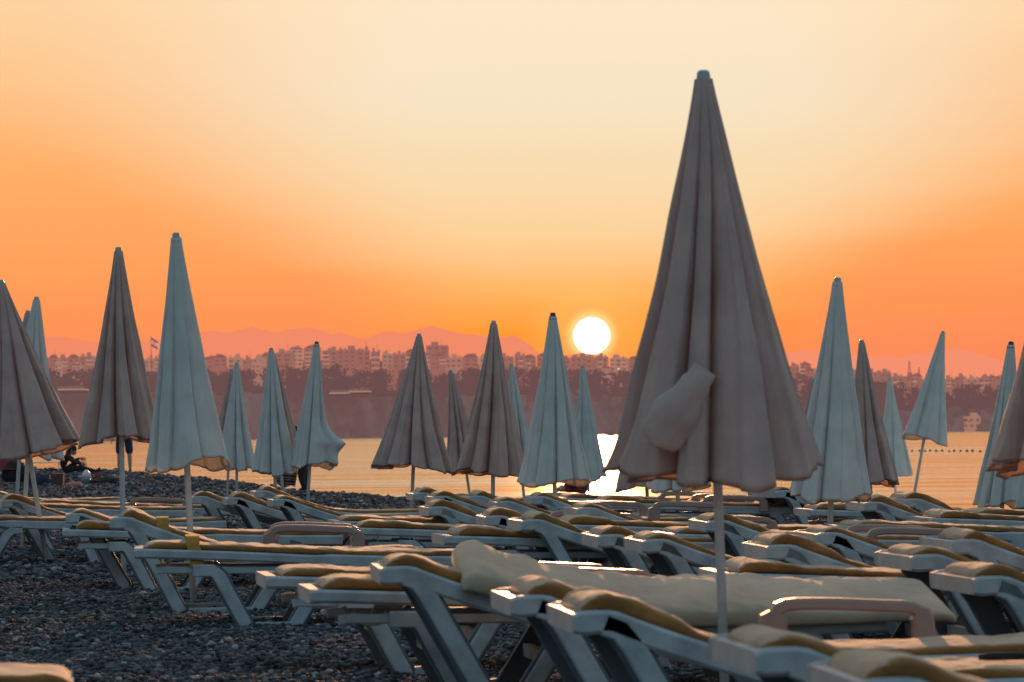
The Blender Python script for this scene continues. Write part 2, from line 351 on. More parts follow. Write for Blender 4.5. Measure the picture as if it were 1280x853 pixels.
# ------------------------------------------------------------------ umbrellas
def ease(t): return t * t * (3 - 2 * t)
def canopy_mesh(L, Rb, seed, nf=9, depth=.42, bumps=(), yaw=0.0, flare=1.0):
    rs = random.Random(seed); NT, NS = 380, 60; side_ = rs.choice([0, 1]); twist = rs.uniform(-.45, .45)
    ph = [rs.uniform(0, 6.28) for _ in range(8)]
    am = [rs.uniform(.55, 1.25) for _ in range(nf + 1)]
    dr = [rs.uniform(-.5, 1) for _ in range(nf + 1)]
    wid = [rs.uniform(.6, 1.5) for _ in range(nf)]; tot = sum(wid); edges = [0]
    for q in wid: edges.append(edges[-1] + q / tot * 2 * math.pi)
    v = []
    for i in range(NS + 1):
        t = i / NS
        base = .030 + (Rb - .030) * (.93 * t ** 1.08 + .07 * t ** 3 * flare)
        for j in range(NT):
            th = 2 * math.pi * j / NT
            wob = .10 * math.sin(2 * th + ph[0] + t * 1.2) * t + .05 * math.sin(5 * th + ph[1] - 2 * t)
            tw = (th + wob + twist * t) % (2 * math.pi)
            k = 0
            while k < nf - 1 and tw > edges[k + 1]: k += 1
            u = (tw - edges[k]) / (edges[k + 1] - edges[k])
            dd = min(u, 1 - u)
            kk = k if u < .5 else (k + 1) % nf
            first_ = (u < .5) == (side_ == 0)
            groove = math.exp(-(dd / (.055 if first_ else .20 + .06 * am[kk])) ** (1.6 if first_ else 1.1))
            crest = math.sin(math.pi * u) ** .6
            sag = depth * am[kk] * (.25 + .75 * ease(min(1, t * 1.6)))
            r = base * (1.0 + .045 * crest + .05 * (1 if first_ else 0) * (1 - groove) * math.exp(-(dd / .12) ** 2) - sag * groove)
            # secondary soft folds
            r *= 1 + .022 * math.sin(17 * th + ph[2] + 2.5 * t) * t * (.5 + .5 * math.sin(3 * th + ph[7])) + .020 * noise.noise(Vector((math.cos(th) * 6, math.sin(th) * 6, t * 2.2 + seed))) + .05 * math.sin(3 * th + ph[3]) * t + .018 * noise.noise(Vector((math.cos(th) * 2, math.sin(th) * 2, t * 5 + seed))) * 2
            # skewed crest: cloth laps over the fold
            tt = th + (.10 * (u - .5) * crest * t)
            zz = -t * L
            if t > .8:
                q = (t - .8) / .2
                zz += q * q * (.035 * math.sin(2 * th + ph[4]) + .016 * groove + .008 * math.sin(nf * th + ph[5]) + .012 * dr[kk]) 
                r *= 1 + .022 * q * q * math.sin(nf * 2 * th + ph[6])
            for (b_th, b_t, amp, wt, wz) in bumps:
                da = (th - b_th + math.pi) % (2 * math.pi) - math.pi
                r += amp * Rb * math.exp(-(abs(da) / wt) ** 1.3 - (abs(t - b_t) / wz) ** 1.25)
            v.append((r * math.cos(tt), r * math.sin(tt), zz))
    f = [(i * NT + j, i * NT + (j + 1) % NT, (i + 1) * NT + (j + 1) % NT, (i + 1) * NT + j) for i in range(NS) for j in range(NT)]
    # rolled hem
    n0 = len(v)
    for j in range(NT):
        x, y, z = v[NS * NT + j]; v.append((x * .975, y * .975, z + .010))
    f += [(NS * NT + j, NS * NT + (j + 1) % NT, n0 + (j + 1) % NT, n0 + j) for j in range(NT)]
    me = bpy.data.meshes.new('canopy'); me.from_pydata(v, [], f); me.polygons.foreach_set('use_smooth', [True] * len(f)); me.update()
    return me
def umbrella(label, tip, pole, hemy, hw, kind, seed, L=1.4, D=None, capdark=False, nf=9, depth=.42, bumps=(), prad=.019, flap=False):
    """tip, pole: pixels on the axis; hemy: pixel row of the hem; hw: half width of the hem in pixels"""
    Lp = math.hypot(hemy - tip[1], (pole[0] - tip[0]) * (hemy - tip[1]) / (pole[1] - tip[1]))
    if D is None: D = FPX * L / Lp
    L = Lp * D / FPX
    T = at(tip[0], tip[1], D); P = at(pole[0], pole[1], D)
    ax = (T - P).normalized()
    lean = rngl.uniform(-.01, .01); ax = (ax + Vector((0, lean, 0))).normalized()
    zb = gz(T.x, D)
    B = T - ax * ((T.z - zb + .12) / ax.z)
    root = empty('beach_umbrella', B, label=label, cat='umbrella', group='closed beach umbrellas')
    xa_ = (Vector((1, 0, 0)) - ax * ax.x).normalized(); ya_ = ax.cross(xa_)
    q = Matrix((xa_, ya_, ax)).transposed().to_quaternion()
    root.rotation_mode = 'QUATERNION'; root.rotation_quaternion = q
    H = (T - B).length
    cm = canopy_mesh(L - .03, hw * (1.03 if flap else 1.09) * D / FPX, seed, nf, depth, bumps)
    cm.materials.append(M[kind + '_canopy'])
    c = link('canopy', cm, root); c.location = (0, 0, H - .03)
    p = MB(); p.tube([(0, 0, 0), (0, 0, H * .5), (0, 0, H - .05)], prad, 14); po = p.build('pole', M['pole'], root, True)
    k = MB(); k.tube([(0, 0, 0), (0, 0, .012), (0, 0, .014), (0, 0, .055), (0, 0, .062)], [.034, .034, .027, .022, .015], 18)
    ko = k.build('finial', M['cap_dark'] if capdark else M['cap'], root); ko.location = (0, 0, H - .062)
    k = MB(); k.tube([(0, 0, 0), (0, 0, .06)], [.028, .028], 14); ko = k.build('slider', M['cap'], root, True); ko.location = (0, 0, H - L * .93)
    # folded ribs just inside the cloth
    for i in range(8):
        a = 2 * math.pi * (i + .5) / 8; rb = hw * D / FPX * .42
        m = MB(); m.tube([(.02 * math.cos(a), .02 * math.sin(a), H - .10), (rb * math.cos(a), rb * math.sin(a), H - L * .94)], .005, 5)
        m.build('rib', M['cap'], root)
    if flap:
        m = MB(); rb = hw * D / FPX
        v = []; nu, nv = 22, 16
        for i in range(nv + 1):
            s_ = i / nv
            hwid = (.046 + .036 * ease(min(1, s_ * 1.4)) - .012 * math.exp(-((s_ - .10) / .06) ** 2) + .006 * math.sin(s_ * 14)) * (1 if s_ < .8 else math.sqrt(max(0, 1 - ((s_ - .8) / .2) ** 2)) * .9 + .1)
            for j in range(nu):
                a = 2 * math.pi * j / nu
                th_ = (.012 + .022 * math.sin(math.pi * min(1, s_ * 1.05)))
                v.append((math.cos(a) * hwid, -math.sin(a) * th_ + .008 * noise.noise(Vector((s_ * 6, a, 2))), -s_ * .315))
        f = [(i * nu + j, i * nu + (j + 1) % nu, (i + 1) * nu + (j + 1) % nu, (i + 1) * nu + j) for i in range(nv) for j in range(nu)]
        m.add(v, f); m.add([v[j] for j in range(nu)], [tuple(range(nu))]); m.add([v[nv * nu + j] for j in range(nu)], [tuple(range(nu - 1, -1, -1))])
        fo = m.build('fabric_flap', M[kind + '_canopy'], root, True)
        tgt = at(882, 462, D - .27)
        fo.matrix_parent_inverse = Matrix()
        loc = q.inverted() @ (tgt - B); fo.location = loc; fo.rotation_euler = (R(-10), R(36), R(0))
        tag(fo, 'loose rounded flap of cloth folded out of the canopy')
    return root
rngl = random.Random(3)
U = umbrella
U('large beige closed umbrella nearest the camera, with a loose rounded flap on its front', (879, 88), (904, 795), 599, 128, 'beige', 11, L=1.4, nf=10, depth=.40, prad=.0165, flap=True)
U('tall pale blue-grey closed umbrella, the tallest left of the sun', (220, 291), (238, 670), 584, 47, 'white', 12, nf=7, depth=.22)
U('tall beige closed umbrella between the left edge one and the tallest pale one', (148, 309), (153, 623), 553, 46, 'beige', 13, nf=9, depth=.45)
U('beige closed umbrella cut by the left edge of the view', (1, 350), (46, 625), 567, 62, 'beige', 14, nf=9, depth=.42)
U('pale closed umbrella rising just behind the beige one at the left edge', (46, 371), (32, 617), 570, 40, 'white', 15, nf=8, depth=.3)
U('dark-looking beige umbrella with only its tip showing at far left', (35, 388), (21, 620), 560, 36, 'beige', 16, nf=8)
U('small beige closed umbrella mostly hidden behind the leftmost pale one of the left cluster', (290, 461), (284, 620), 585, 22, 'beige', 17)
U('small pale closed umbrella right of the tallest pale umbrella, leftmost of its cluster', (296, 453), (296, 618), 586, 23, 'white', 18, nf=7, depth=.3)
U('beige closed umbrella peeking out behind the middle pale one of the left cluster', (341, 440), (353, 610), 580, 27, 'beige', 19, capdark=True)
U('pale closed umbrella in the middle of the left cluster with a notch in its hem', (339, 435), (344, 608), 591, 26, 'white', 20, nf=7, depth=.4)
U('pale closed umbrella with a pointed fold of cloth sticking out on its right side', (396, 427), (383, 660), 583, 23, 'white', 21, nf=7, depth=.3, capdark=True, bumps=((R(-8), .80, .95, .55, .09), (R(-15), .97, .45, .6, .1)))
U('wide beige closed umbrella against the cliff, left of the central group', (524, 417), (514, 645), 586, 46, 'beige', 22, nf=10, depth=.45)
U('small beige closed umbrella half hidden between the two beige umbrellas in the centre', (563, 462), (587, 617), 590, 23, 'beige', 23)
U('beige closed umbrella with deep dark folds left of the tall central pale one', (617, 401), (616, 665), 592, 41, 'beige', 24, nf=9, depth=.5)
U('slim pale closed umbrella between the beige one and the tall central pale one', (639, 455), (655, 622), 590, 20, 'white', 25)
U('tall pale closed umbrella with a dark tip just left of the sun', (691, 391), (694, 648), 604, 41, 'white', 26, nf=8, depth=.25, capdark=True)
U('small pale closed umbrella directly below the sun', (728, 457), (737, 625), 600, 22, 'white', 27, nf=8, depth=.3)
U('pale closed umbrella hidden behind the left edge of the large beige umbrella', (803, 443), (810, 652), 612, 34, 'beige', 28)
U('closed umbrella wholly behind the large beige one with only its pole and hem showing', (848, 404), (847, 667), 611, 36, 'white', 29)
U('tall pale closed umbrella right of the large beige one', (1047, 347), (1037, 682), 624, 46, 'white', 30, nf=7, depth=.25)
U('beige closed umbrella half hidden behind the tall pale one on the right', (1077, 425), (1091, 663), 606, 33, 'beige', 31, nf=9, depth=.45)
U('slim pale closed umbrella far off, rightmost of the three overlapping ones', (1112, 472), (1120, 625), 594, 21, 'white', 32, nf=6, depth=.2)
U('tiny distant beige umbrella seen left of the tall pale one on the right', (1017, 473), (1011, 610), 585, 20, 'beige', 33, D=44)
U('pale closed umbrella leaning left on a slanted pole in front of open water', (1179, 414), (1138, 645), 551, 26, 'white', 34, nf=5, depth=.18)
U('pale closed umbrella near the right edge with a dark tip', (1264, 427), (1251, 663), 632, 32, 'white', 35, nf=7, depth=.3, capdark=True)
U('large blurred beige umbrella cut off by the right edge of the view', (1357, 150), (1352, 800), 590, 109, 'beige', 36, nf=9, depth=.4)
U('pale closed umbrella at the right edge under the blurred beige one', (1300, 425), (1303, 660), 641, 33, 'white', 37, nf=7)
# ------------------------------------------------------------------ loungers
W2 = .31
PROF = {
 'raised': [(0, .478), (.10, .482), (.15, .466), (.24, .432), (.40, .378), (.56, .328), (.72, .294), (.92, .276), (1.3, .274), (1.6, .280), (1.83, .286)],
 'flat': [(0, .390), (.05, .392), (.25, .384), (.55, .370), (.85, .352), (1.1, .338), (1.4, .328), (1.83, .322)],
}
def rail_z(kind, x):
    P = PROF[kind]
    for (a, b), (c_, d) in zip(P, P[1:]):
        if x <= c_: return b + (d - b) * (x - a) / (c_ - a)
    return P[-1][1]
def smooth_path(P, n=3):
    """Catmull-Rom through P"""
    o = []
    for i in range(len(P) - 1):
        p0, p1, p2, p3 = P[max(i - 1, 0)], P[i], P[i + 1], P[min(i + 2, len(P) - 1)]
        for k in range(n):
            t = k / n
            o.append(tuple(.5 * (2 * p1[a] + (p2[a] - p0[a]) * t + (2 * p0[a] - 5 * p1[a] + 4 * p2[a] - p3[a]) * t * t + (3 * p1[a] - p0[a] - 3 * p2[a] + p3[a]) * t ** 3) for a in (0, 1)))
    o.append(P[-1]); return o
LM = {}
def parts_for(kind):
    if kind in LM: return LM[kind]
    d = []
    P = smooth_path(PROF[kind], 3)
    m = MB()
    for s in (-1, 1):
        m.plank(P, s * (W2 - .02), .040, .066, .010, hs=[(.050 if kind == 'flat' and x_ < 1.0 else .066) * (.8 if i_ == 0 else 1) for i_, (x_, z_) in enumerate(P)])
    for x in (.022, .95, 1.81):
        m.box((x, 0, rail_z(kind, x) + (.0 if x < .1 else -.012)), (.045, 2 * W2 - .081, .055))
    d.append(('frame', m.mesh('frame', M['plastic'])))
    m = MB(); x = .09
    while x < 1.77:
        z0 = rail_z(kind, x); z1 = rail_z(kind, x + .05)
        a = math.atan2(z1 - z0, .05)
        m.box((0, 0, 0), (.052, 2 * W2 - .083, .014), 0, Matrix.Translation((x + .026, 0, (z0 + z1) / 2 + .014)) @ Matrix.Rotation(-a, 4, 'Y'))
        x += .074
    d.append(('slats', m.mesh('slats', M['plastic_shade'])))
    if kind == 'raised':
        legs = [[(.09, .476), (.135, .458), (.165, .420), (.425, -.04)], [(1.10, .262), (1.03, .260), (.985, .235), (.79, -.04)], [(1.48, .262), (1.54, .252), (1.57, .22), (1.70, -.04)]]
    else:
        legs = [[(.30, .300), (.40, .300), (.435, .270), (.60, -.04)], [(1.10, .298), (1.03, .296), (.985, .265), (.79, -.04)], [(1.48, .305), (1.54, .290), (1.57, .25), (1.70, -.04)]]
    for lg in legs:
        Pl = lg
        for s in (-1, 1):
            # L-section leg: outer web, and inner flange with shade painted into its resin
            m = MB(); m.plank(Pl, s * (W2 - .012), .024, .064, .006)
            m.plank(Pl[1:], s * (W2 - .012 - .0275), .031, .088, .004, 1)
            d.append(('leg', m.mesh('leg', [M['plastic'], M['plastic_shade']])))
    m = MB()
    for s in (-1, 1):
        m.plank([(legs[0][-1][0] + .02, .012), (.80, .012)], s * (W2 - .020), .030, .036, .005)
    lx = legs[0][2][0] + (legs[0][3][0] - legs[0][2][0]) * (legs[0][2][1] - .19) / (legs[0][2][1] + .04)
    m.box((lx, 0, .19), (.03, 2 * W2 - .112, .05)); m.box((.90, 0, .145), (.03, 2 * W2 - .112, .05))
    if kind == 'flat':
        for s in (-1, 1): m.plank([(.11, .300), (.14, .305), (.60, .298), (1.12, .294)], s * (W2 - .045), .030, .036, .005)
    if kind == 'flat':   # ratchet hooks of the folded back
        for s in (-1, 1):
            m.plank(smooth_path([(.17, .33), (.20, .29), (.27, .285), (.30, .325)], 4), s * (W2 - .10), .02, .018, .003)
    d.append(('stretcher', m.mesh('stretcher', M['plastic'])))
    LM[kind] = d; return d
def arm_mesh():
    if 'arm' in LM: return LM['arm']
    m = MB()
    P = smooth_path([(.92, .325), (.925, .40), (.960, .440), (1.10, .443), (1.28, .434), (1.385, .426), (1.420, .39), (1.425, .325)], 3)
    m.plank(P, 0, .066, .042, .008, hs=[.090 if i < 4 else (.040 if i < len(P) - 5 else .070) for i in range(len(P))])
    LM['arm'] = m.mesh('armrest', M['arm']); return LM['arm']
def mattress_mesh(kind, seed, x0=.07, x1=1.80, th=.034, w=.262, lift=0, pillow=True, matt=None, wr=1.35, zf=None, side=.74, taper=0):
    rs = random.Random(seed); NS, NR = 84, 36
    sq = 5.0; v = []
    pw = rs.uniform(.20, .34); pth = rs.choice([.05, .3, .6]) * th if pillow else 0
    for i in range(NS + 1):
        s = i / NS
        # cosine clustering at the ends
        s = .5 - .5 * math.cos(math.pi * s) if False else s
        x = x0 + (x1 - x0) * s
        z0 = (zf(x) if zf else rail_z(kind, x) + .022) + lift
        dz = ((zf(x + .02) if zf else rail_z(kind, x + .02) + .022) + lift - z0) / .02
        e = min(1, min(i, NS - i) / 3.0); er = (1 - (1 - e) ** 2) ** .5
        extra = pth * (1 - ease(min(1, max(0, (x - x0 - pw) / .07)))) * (.75 + .25 * math.sin(math.pi * min(1, (x - x0) / pw)))
        T = (th * (1 - taper * ease(min(1, max(0, (s - .55) / .45)))) + extra) * (.55 + .45 * er) * (1 + .10 * noise.noise(Vector((x * 3, seed, 0))))
        ww = w * (.90 + .10 * er) * (1 + .03 * noise.noise(Vector((x * 4, seed + 9, 0))))
        for j in range(NR):
            a = 2 * math.pi * j / NR
            ca, sa = math.cos(a), math.sin(a)
            y = ww * math.copysign(abs(ca) ** (2 / 7), ca); zz = .5 * math.copysign(abs(sa) ** (2 / 4.2), sa)
            n_ = noise.noise(Vector((x * 7, y * 9, seed))) * .6 + noise.noise(Vector((x * 17 + y * 12, y * 6, seed + 4))) * .4
            top = max(0, sa)
            # quilting seams across
            seam = math.exp(-((((x - x0) % .42) - .21) / .012) ** 2) * .10 if abs(x - x0 - .21) > .01 else 0
            n2_ = noise.noise(Vector((x * 26 + y * 20, y * 5 - x * 4, seed + 8)))
            z = z0 + T * (.5 + zz) + T * top * (.26 * n_ * wr + .12 * n2_ * wr - seam) - .006 * (1 - e)
            v.append((x + (-.012 * n_ if i in (0, NS) else 0) - dz * (z - z0) * .6, y * (1 + .02 * n_), z))
    f = []; mi = []
    for i in range(NS):
        for j in range(NR):
            f.append((i * NR + j, i * NR + (j + 1) % NR, (i + 1) * NR + (j + 1) % NR, (i + 1) * NR + j))
            a = 2 * math.pi * (j + .5) / NR
            mi.append(0 if (math.sin(a) > side or (i < 2 and math.sin(a) > .45)) else 1)
    f.append(tuple(range(NR - 1, -1, -1))); f.append(tuple(NS * NR + j for j in range(NR))); mi += [0, 1]
    me = bpy.data.meshes.new('mattress'); me.from_pydata(v, [], f)
    me.materials.append(matt or M['cush_top']); me.materials.append(M['cush_side'])
    me.polygons.foreach_set('material_index', mi); me.polygons.foreach_set('use_smooth', [True] * len(f)); me.update(); return me
MM = {}
LG = 'white plastic sun loungers on the shingle beach'
def lounger(px, py, kind, label, seed=None, arms='', D=None, yaw=7.0, matt=True, hs=1.0, th=.034, strap=False):
    hz = (.512 if kind == 'raised' else .415) * hs
    if D is None:
        P = at_z(px, py, hz + .0)
    else:
        P = at(px, py, D); 
    ya = R(yaw + rngl.uniform(-1.5, 1.5))
    off = Matrix.Rotation(ya, 3, 'Z') @ Vector((0, -W2, 0))
    loc = Vector((P.x - off.x, P.y - off.y, gz(P.x, P.y)))
    root = empty('sun_lounger', loc, ya, label=label, cat='sun lounger', group=LG)
    root.scale = (1, 1, hs)
    for nm, me in parts_for(kind): link(nm, me, root)
    for s, ch in ((-1, 'n'), (1, 'f')):
        if ch in arms:
            a = link('armrest', arm_mesh(), root); a.location = (rngl.uniform(-.02, .02), s * (W2 + .032), 0)
    if matt:
        sd = (seed or rngl.randint(1, 6))
        key = (kind, sd, th)
        if key not in MM:
            rs = random.Random(sd * 7)
            MM[key] = mattress_mesh(kind, sd * 3.7, x0=(.05 + rs.uniform(-.03, .05)) if kind == 'raised' else rs.uniform(.05, .12), x1=1.80 + rs.uniform(-.03, .05), th=th * rs.uniform(.9, 1.15))
        mt = link('mattress', MM[key], root)
        if strap:
            xs0 = .30; zc = rail_z(kind, xs0) + .022; T = .060
            m = MB(); pts = [(-.292, -.085), (-.272, -.02), (-.271, .03), (-.262, T), (-.15, T + .012), (0, T + .014), (.15, T + .012), (.262, T), (.271, .0)]
            v = []
            for (y_, z_) in pts:
                for dx in (-.035, .035): v.append((xs0 + dx + (.02 if z_ < 0 else 0), y_, zc + z_))
            m.add(v, [(2 * i, 2 * i + 1, 2 * i + 3, 2 * i + 2) for i in range(len(pts) - 1)])
            m.build('strap', M['strap'], mt, True)
    return root
Lo = lounger
# (pixel of the near head corner) ; nearest block
g = Lo(475, 716, 'raised', 'lounger by the open shingle carrying a loose thick khaki cushion on top of its own', 2, '', yaw=5.5)
Lo(638, 741, 'raised', 'blurred lounger whose angled white end stands in front of the thick khaki cushion', 5, 'f', yaw=5.5)
Lo(716, 764, 'raised', 'blurred lounger second from the camera, just right of the one before the khaki cushion', 3, '', yaw=5.5)
Lo(944, 806, 'raised', 'large blurred lounger at the bottom edge right of the large umbrella pole', 4, '', yaw=5.5)
Lo(1075, 846, 'raised', 'lounger cut by the bottom edge, lowest one on the right', 2, '', yaw=5.5)
Lo(388, 740, 'flat', 'flat lounger with an orange-lit nose at the edge of the open shingle', 2, 'f')
Lo(333, 722, 'flat', 'flat lounger with a long cream mattress, second from the open shingle, with a beige armrest', 1, 'n')
Lo(168, 690, 'flat', 'flat lounger standing alone at left on the open shingle with a mustard-edged mattress', 4, '', strap=True)
Lo(137, 643, 'raised', 'raised lounger at left with a long mustard mattress and a beige armrest arching over it', 6, 'nf', hs=1.08, D=20.5, strap=True)
Lo(82, 641, 'raised', 'raised lounger second from the left edge on bent white legs', 1, '')
Lo(2, 625, 'raised', 'raised lounger at the left edge whose slanted leg runs into a floor bar', 3, '', yaw=12)
Lo(78, 661, 'flat', 'small flat lounger tucked between the two raised ones at left', 5, '')
Lo(-150, 645, 'flat', 'flat lounger cut by the left edge behind the leftmost raised one', 2, '')
Lo(-55, 607, 'raised', 'raised lounger cut by the left edge in the rear row', 4, '')
Lo(38, 629, 'flat', 'rear flat lounger below the left edge umbrellas', 1, 'n')
Lo(-20, 634, 'flat', 'flat lounger behind the leftmost raised one with a crumpled mattress', 5, '')
Lo(-795, 846, 'flat', 'very near lounger with only its sunlit foot corner in the bottom left', 3, '', D=9.4, yaw=5.5)
# middle left rows
Lo(240, 620, 'raised', 'rear raised lounger below the tallest pale umbrella', 2, '')
Lo(283, 621, 'raised', 'rear raised lounger under the leftmost umbrella of the cluster', 5, '')
Lo(318, 617, 'raised', 'rear raised lounger with a very long mustard mattress beside the bending person', 6, '')
Lo(341, 623, 'raised', 'rear raised lounger just right of the one with the long mustard mattress', 1, '')
Lo(418, 653, 'flat', 'flat lounger in the middle distance, left of a twin pair', 4, '')
Lo(440, 658, 'flat', 'flat lounger in the middle distance, right of a twin pair', 2, '')
Lo(536, 634, 'raised', 'raised lounger right of the flat twin pair with a beige armrest', 3, 'nf')
Lo(516, 618, 'raised', 'raised lounger at the water edge behind the wide beige umbrella pole', 5, '')
Lo(541, 620, 'raised', 'raised lounger at the water edge, second from the wide beige umbrella pole', 2, 'n')
Lo(586, 619, 'raised', 'raised lounger at the water edge under the small half hidden beige umbrella', 6, 'n')
Lo(620, 627, 'raised', 'raised lounger just right of the deep folded beige umbrella pole', 4, '')
Lo(664, 623, 'raised', 'raised lounger behind the tall central pale umbrella pole', 1, 'n')
Lo(556, 673, 'flat', 'flat lounger with a crumpled mustard mattress in the middle of the block', 5, '')
Lo(606, 646, 'raised', 'raised lounger with a wide white end right of the crumpled mustard mattress', 3, '')
Lo(652, 651, 'raised', 'raised lounger with a mustard mattress curling over its head, centre of the block', 6, '')
Lo(747, 666, 'raised', 'raised lounger left of a like pair below the large umbrella', 2, 'f')
Lo(803, 673, 'raised', 'raised lounger right of a like pair below the large umbrella', 4, '')
Lo(721, 634, 'raised', 'raised lounger near the pole of the small umbrella under the sun', 1, '')
Lo(700, 645, 'flat', 'flat lounger behind the like pair with beige armrests', 3, 'n', D=23.5)
Lo(545, 623, 'flat', 'flat lounger in the last row left of the hunched person in dark red', 2, 'n', D=33.2)
Lo(745, 628, 'flat', 'flat lounger at the water edge left of the large umbrella pole', 5, 'nf', D=30)
Lo(700, 622, 'flat', 'flat lounger in the last row at the end of the glitter path', 1, 'n', D=32.5)
Lo(837, 668, 'flat', 'flat lounger behind the large umbrella pole with a rolled pillow', 4, '')
Lo(883, 651, 'raised', 'raised lounger just behind the large umbrella pole with a beige armrest far to the right', 2, 'nf')
Lo(900, 718, 'flat', 'flat lounger right of the large umbrella pole with a mustard roll at its head', 6, '')
Lo(958, 683, 'raised', 'raised lounger with a long curved rail right of the large umbrella pole', 3, 'f')
Lo(965, 682, 'flat', 'flat lounger hidden behind the one with the long curved rail', 5, '', D=17.6)
Lo(1020, 664, 'raised', 'raised lounger with a swooping mattress below the tall pale umbrella on the right', 1, '')
Lo(970, 613, 'raised', 'tilted lounger with dark legs standing out against the water', 4, '', yaw=20)
Lo(1014, 637, 'flat', 'low flat lounger at the water edge behind the tall pale umbrella on the right', 2, '')
Lo(1080, 629, 'raised', 'raised lounger at the water edge between the two umbrella poles on the right', 5, '')
Lo(1130, 625, 'raised', 'raised lounger at the foot of the leaning umbrella', 3, '')
Lo(1162, 650, 'flat', 'thin flat lounger right of the leaning umbrella with a short cushion', 6, '')
Lo(1213, 646, 'flat', 'flat lounger at the right edge under the pale umbrella', 1, 'n')
Lo(1190, 676, 'raised', 'raised lounger at right with a cushion folded steeply at its head', 6, '')
Lo(1139, 698, 'raised', 'raised lounger at right with tall slanted dark legs and a light nose', 4, '')
Lo(1217, 717, 'raised', 'raised lounger cut by the right edge, in front of the tall slanted dark legs', 2, '')
Lo(1060, 655, 'flat', 'flat lounger with a long sunlit mattress behind the swooping one', 4, '', D=21.5)
# the loose thick cushion
def big_cushion():
    g_loc = g.matrix_basis
    def zf(x):
        xx = x - 0
        z = rail_z('raised', max(.07, xx - .02)) + .036
        return z + .022 + .012 * math.exp(-((xx - .62) / .25) ** 2) + .012 * noise.noise(Vector((xx * 3, 0, 8)))
    me = mattress_mesh('raised', 31, x0=.27, x1=2.06, th=.088, w=.30, pillow=False, matt=M['cush_big'], wr=1.2, taper=.45, zf=zf, side=-.62)
    o = link('lounger_cushion', me); o.matrix_basis = g.matrix_basis.copy()
    o.rotation_euler = (R(10), R(0), g.rotation_euler.z); o.location = g.location + Vector((.02, -.02, -.005))
    tag(o, 'thick wrinkled khaki cushion lying loose across the nearest lounger in front of the pole', 'cushion')
big_cushion()
# dark stick on a mattress at the right
P = at(1223, 822, 10.3)
m = MB(); m.tube([(0, 0, 0), (.03, 0, .002), (.34, .03, .004)], [.008, .012, .012], 10); s_ = m.build('stick', M['black'], None, True)
s_.location = P; tag(s_, 'short dark stick lying on the sunlit mattress at bottom right', 'stick')
# ------------------------------------------------------------------ people
def skin_body(name, joints, bones, mats, parent, root=0, sub=2):
    me = bpy.data.meshes.new(name); me.from_pydata([j[0] for j in joints], bones, [])
    o = link(name, me, parent)
    md = o.modifiers.new('Skin', 'SKIN'); md.use_smooth_shade = True
    for i, j in enumerate(joints):
        r_ = j[1]; me.skin_vertices[0].data[i].radius = (r_, r_ if len(j) < 3 else j[2])
        me.skin_vertices[0].data[i].use_root = (i == root)
    s = o.modifiers.new('Sub', 'SUBSURF'); s.levels = sub; s.render_levels = sub
    me.materials.append(mats); return o
def head_mesh(name, parent, loc, rot, hairmat, long_=False, scarf=False):
    m = MB(); v0 = len(m.v)
    m.ellipsoid((0, 0, 0), (.078, .095, .115), 0, 18, 14)
    m.ellipsoid((0, -.085, -.058), (.040, .030, .040), 0, 10, 8)        # chin
    m.ellipsoid((0, -.103, -.012), (.013, .022, .026), 0, 8, 6)         # nose
    for s in (-1, 1):
        m.ellipsoid((s * .078, .005, -.012), (.012, .020, .030), 0, 8, 6)
        m.ellipsoid((s * .030, -.088, .012), (.013, .010, .008), 1, 8, 6)
    m.ellipsoid((0, -.098, -.052), (.022, .008, .006), 2, 8, 6)
    m.tube([(0, .01, -.08), (0, .02, -.17)], [.052, .058], 12)
    h = m.build('head', [M['skin'], M['hair'], M['maroon']], parent, True); h.location = loc; h.rotation_euler = rot
    k = MB(); k.ellipsoid((0, .016, .022), (.088, .100, .108), 0, 18, 12, nz=.06)
    if long_ or scarf: k.ellipsoid((0, .05, -.07), (.085, .07, .13), 0, 14, 10, nz=.08)
    ho = k.build('head_scarf' if scarf else 'hair', hairmat, h, True)
    return h
def hand(parent, loc, rot, s=1):
    m = MB(); m.ellipsoid((0, 0, -.045), (.040, .014, .050), 0, 10, 8)
    for i, (x, l) in enumerate(((-.030, .062), (-.010, .075), (.010, .070), (.029, .054))):
        m.tube([(x, 0, -.08), (x * 1.08, -.006, -.085 - l * .5), (x * 1.1, -.022, -.085 - l)], [.0095, .0085, .0065], 7)
    m.tube([(s * .034, 0, -.03), (s * .058, -.012, -.062), (s * .060, -.022, -.092)], [.012, .010, .008], 7)
    h = m.build('hand', M['skin'], parent, True); h.location = loc; h.rotation_euler = rot; return h
# standing person in dark shorts (only the shorts and lower legs show under the umbrella)
P = at_z(155.5, 593, .10); P.z = gz(P.x, P.y) + .02
pr = empty('person', P, R(190), label='person standing by the water in dark shorts behind a beige umbrella pole', cat='person')
J = [((0, 0, .95), .15, .11), ((0, .01, 1.15), .14, .10), ((0, .0, 1.38), .17, .11), ((0, 0, 1.50), .06),
     ((.10, 0, .86), .095), ((.12, -.02, .50), .062), ((.125, .01, .30), .055), ((.13, .0, .09), .038), ((.14, -.13, .03), .032),
     ((-.10, 0, .86), .095), ((-.13, .03, .50), .062), ((-.135, .06, .30), .055), ((-.14, .07, .09), .038), ((-.15, -.07, .03), .032),
     ((.20, 0, 1.42), .055), ((.26, .02, 1.15), .042), ((.28, -.04, .90), .030),
     ((-.20, 0, 1.42), .055), ((-.26, .02, 1.15), .042), ((-.28, -.04, .90), .030)]
B = [(0, 1), (1, 2), (2, 3), (0, 4), (4, 5), (5, 6), (6, 7), (7, 8), (0, 9), (9, 10), (10, 11), (11, 12), (12, 13), (2, 14), (14, 15), (15, 16), (2, 17), (17, 18), (18, 19)]
skin_body('body', J, B, M['skin'], pr)
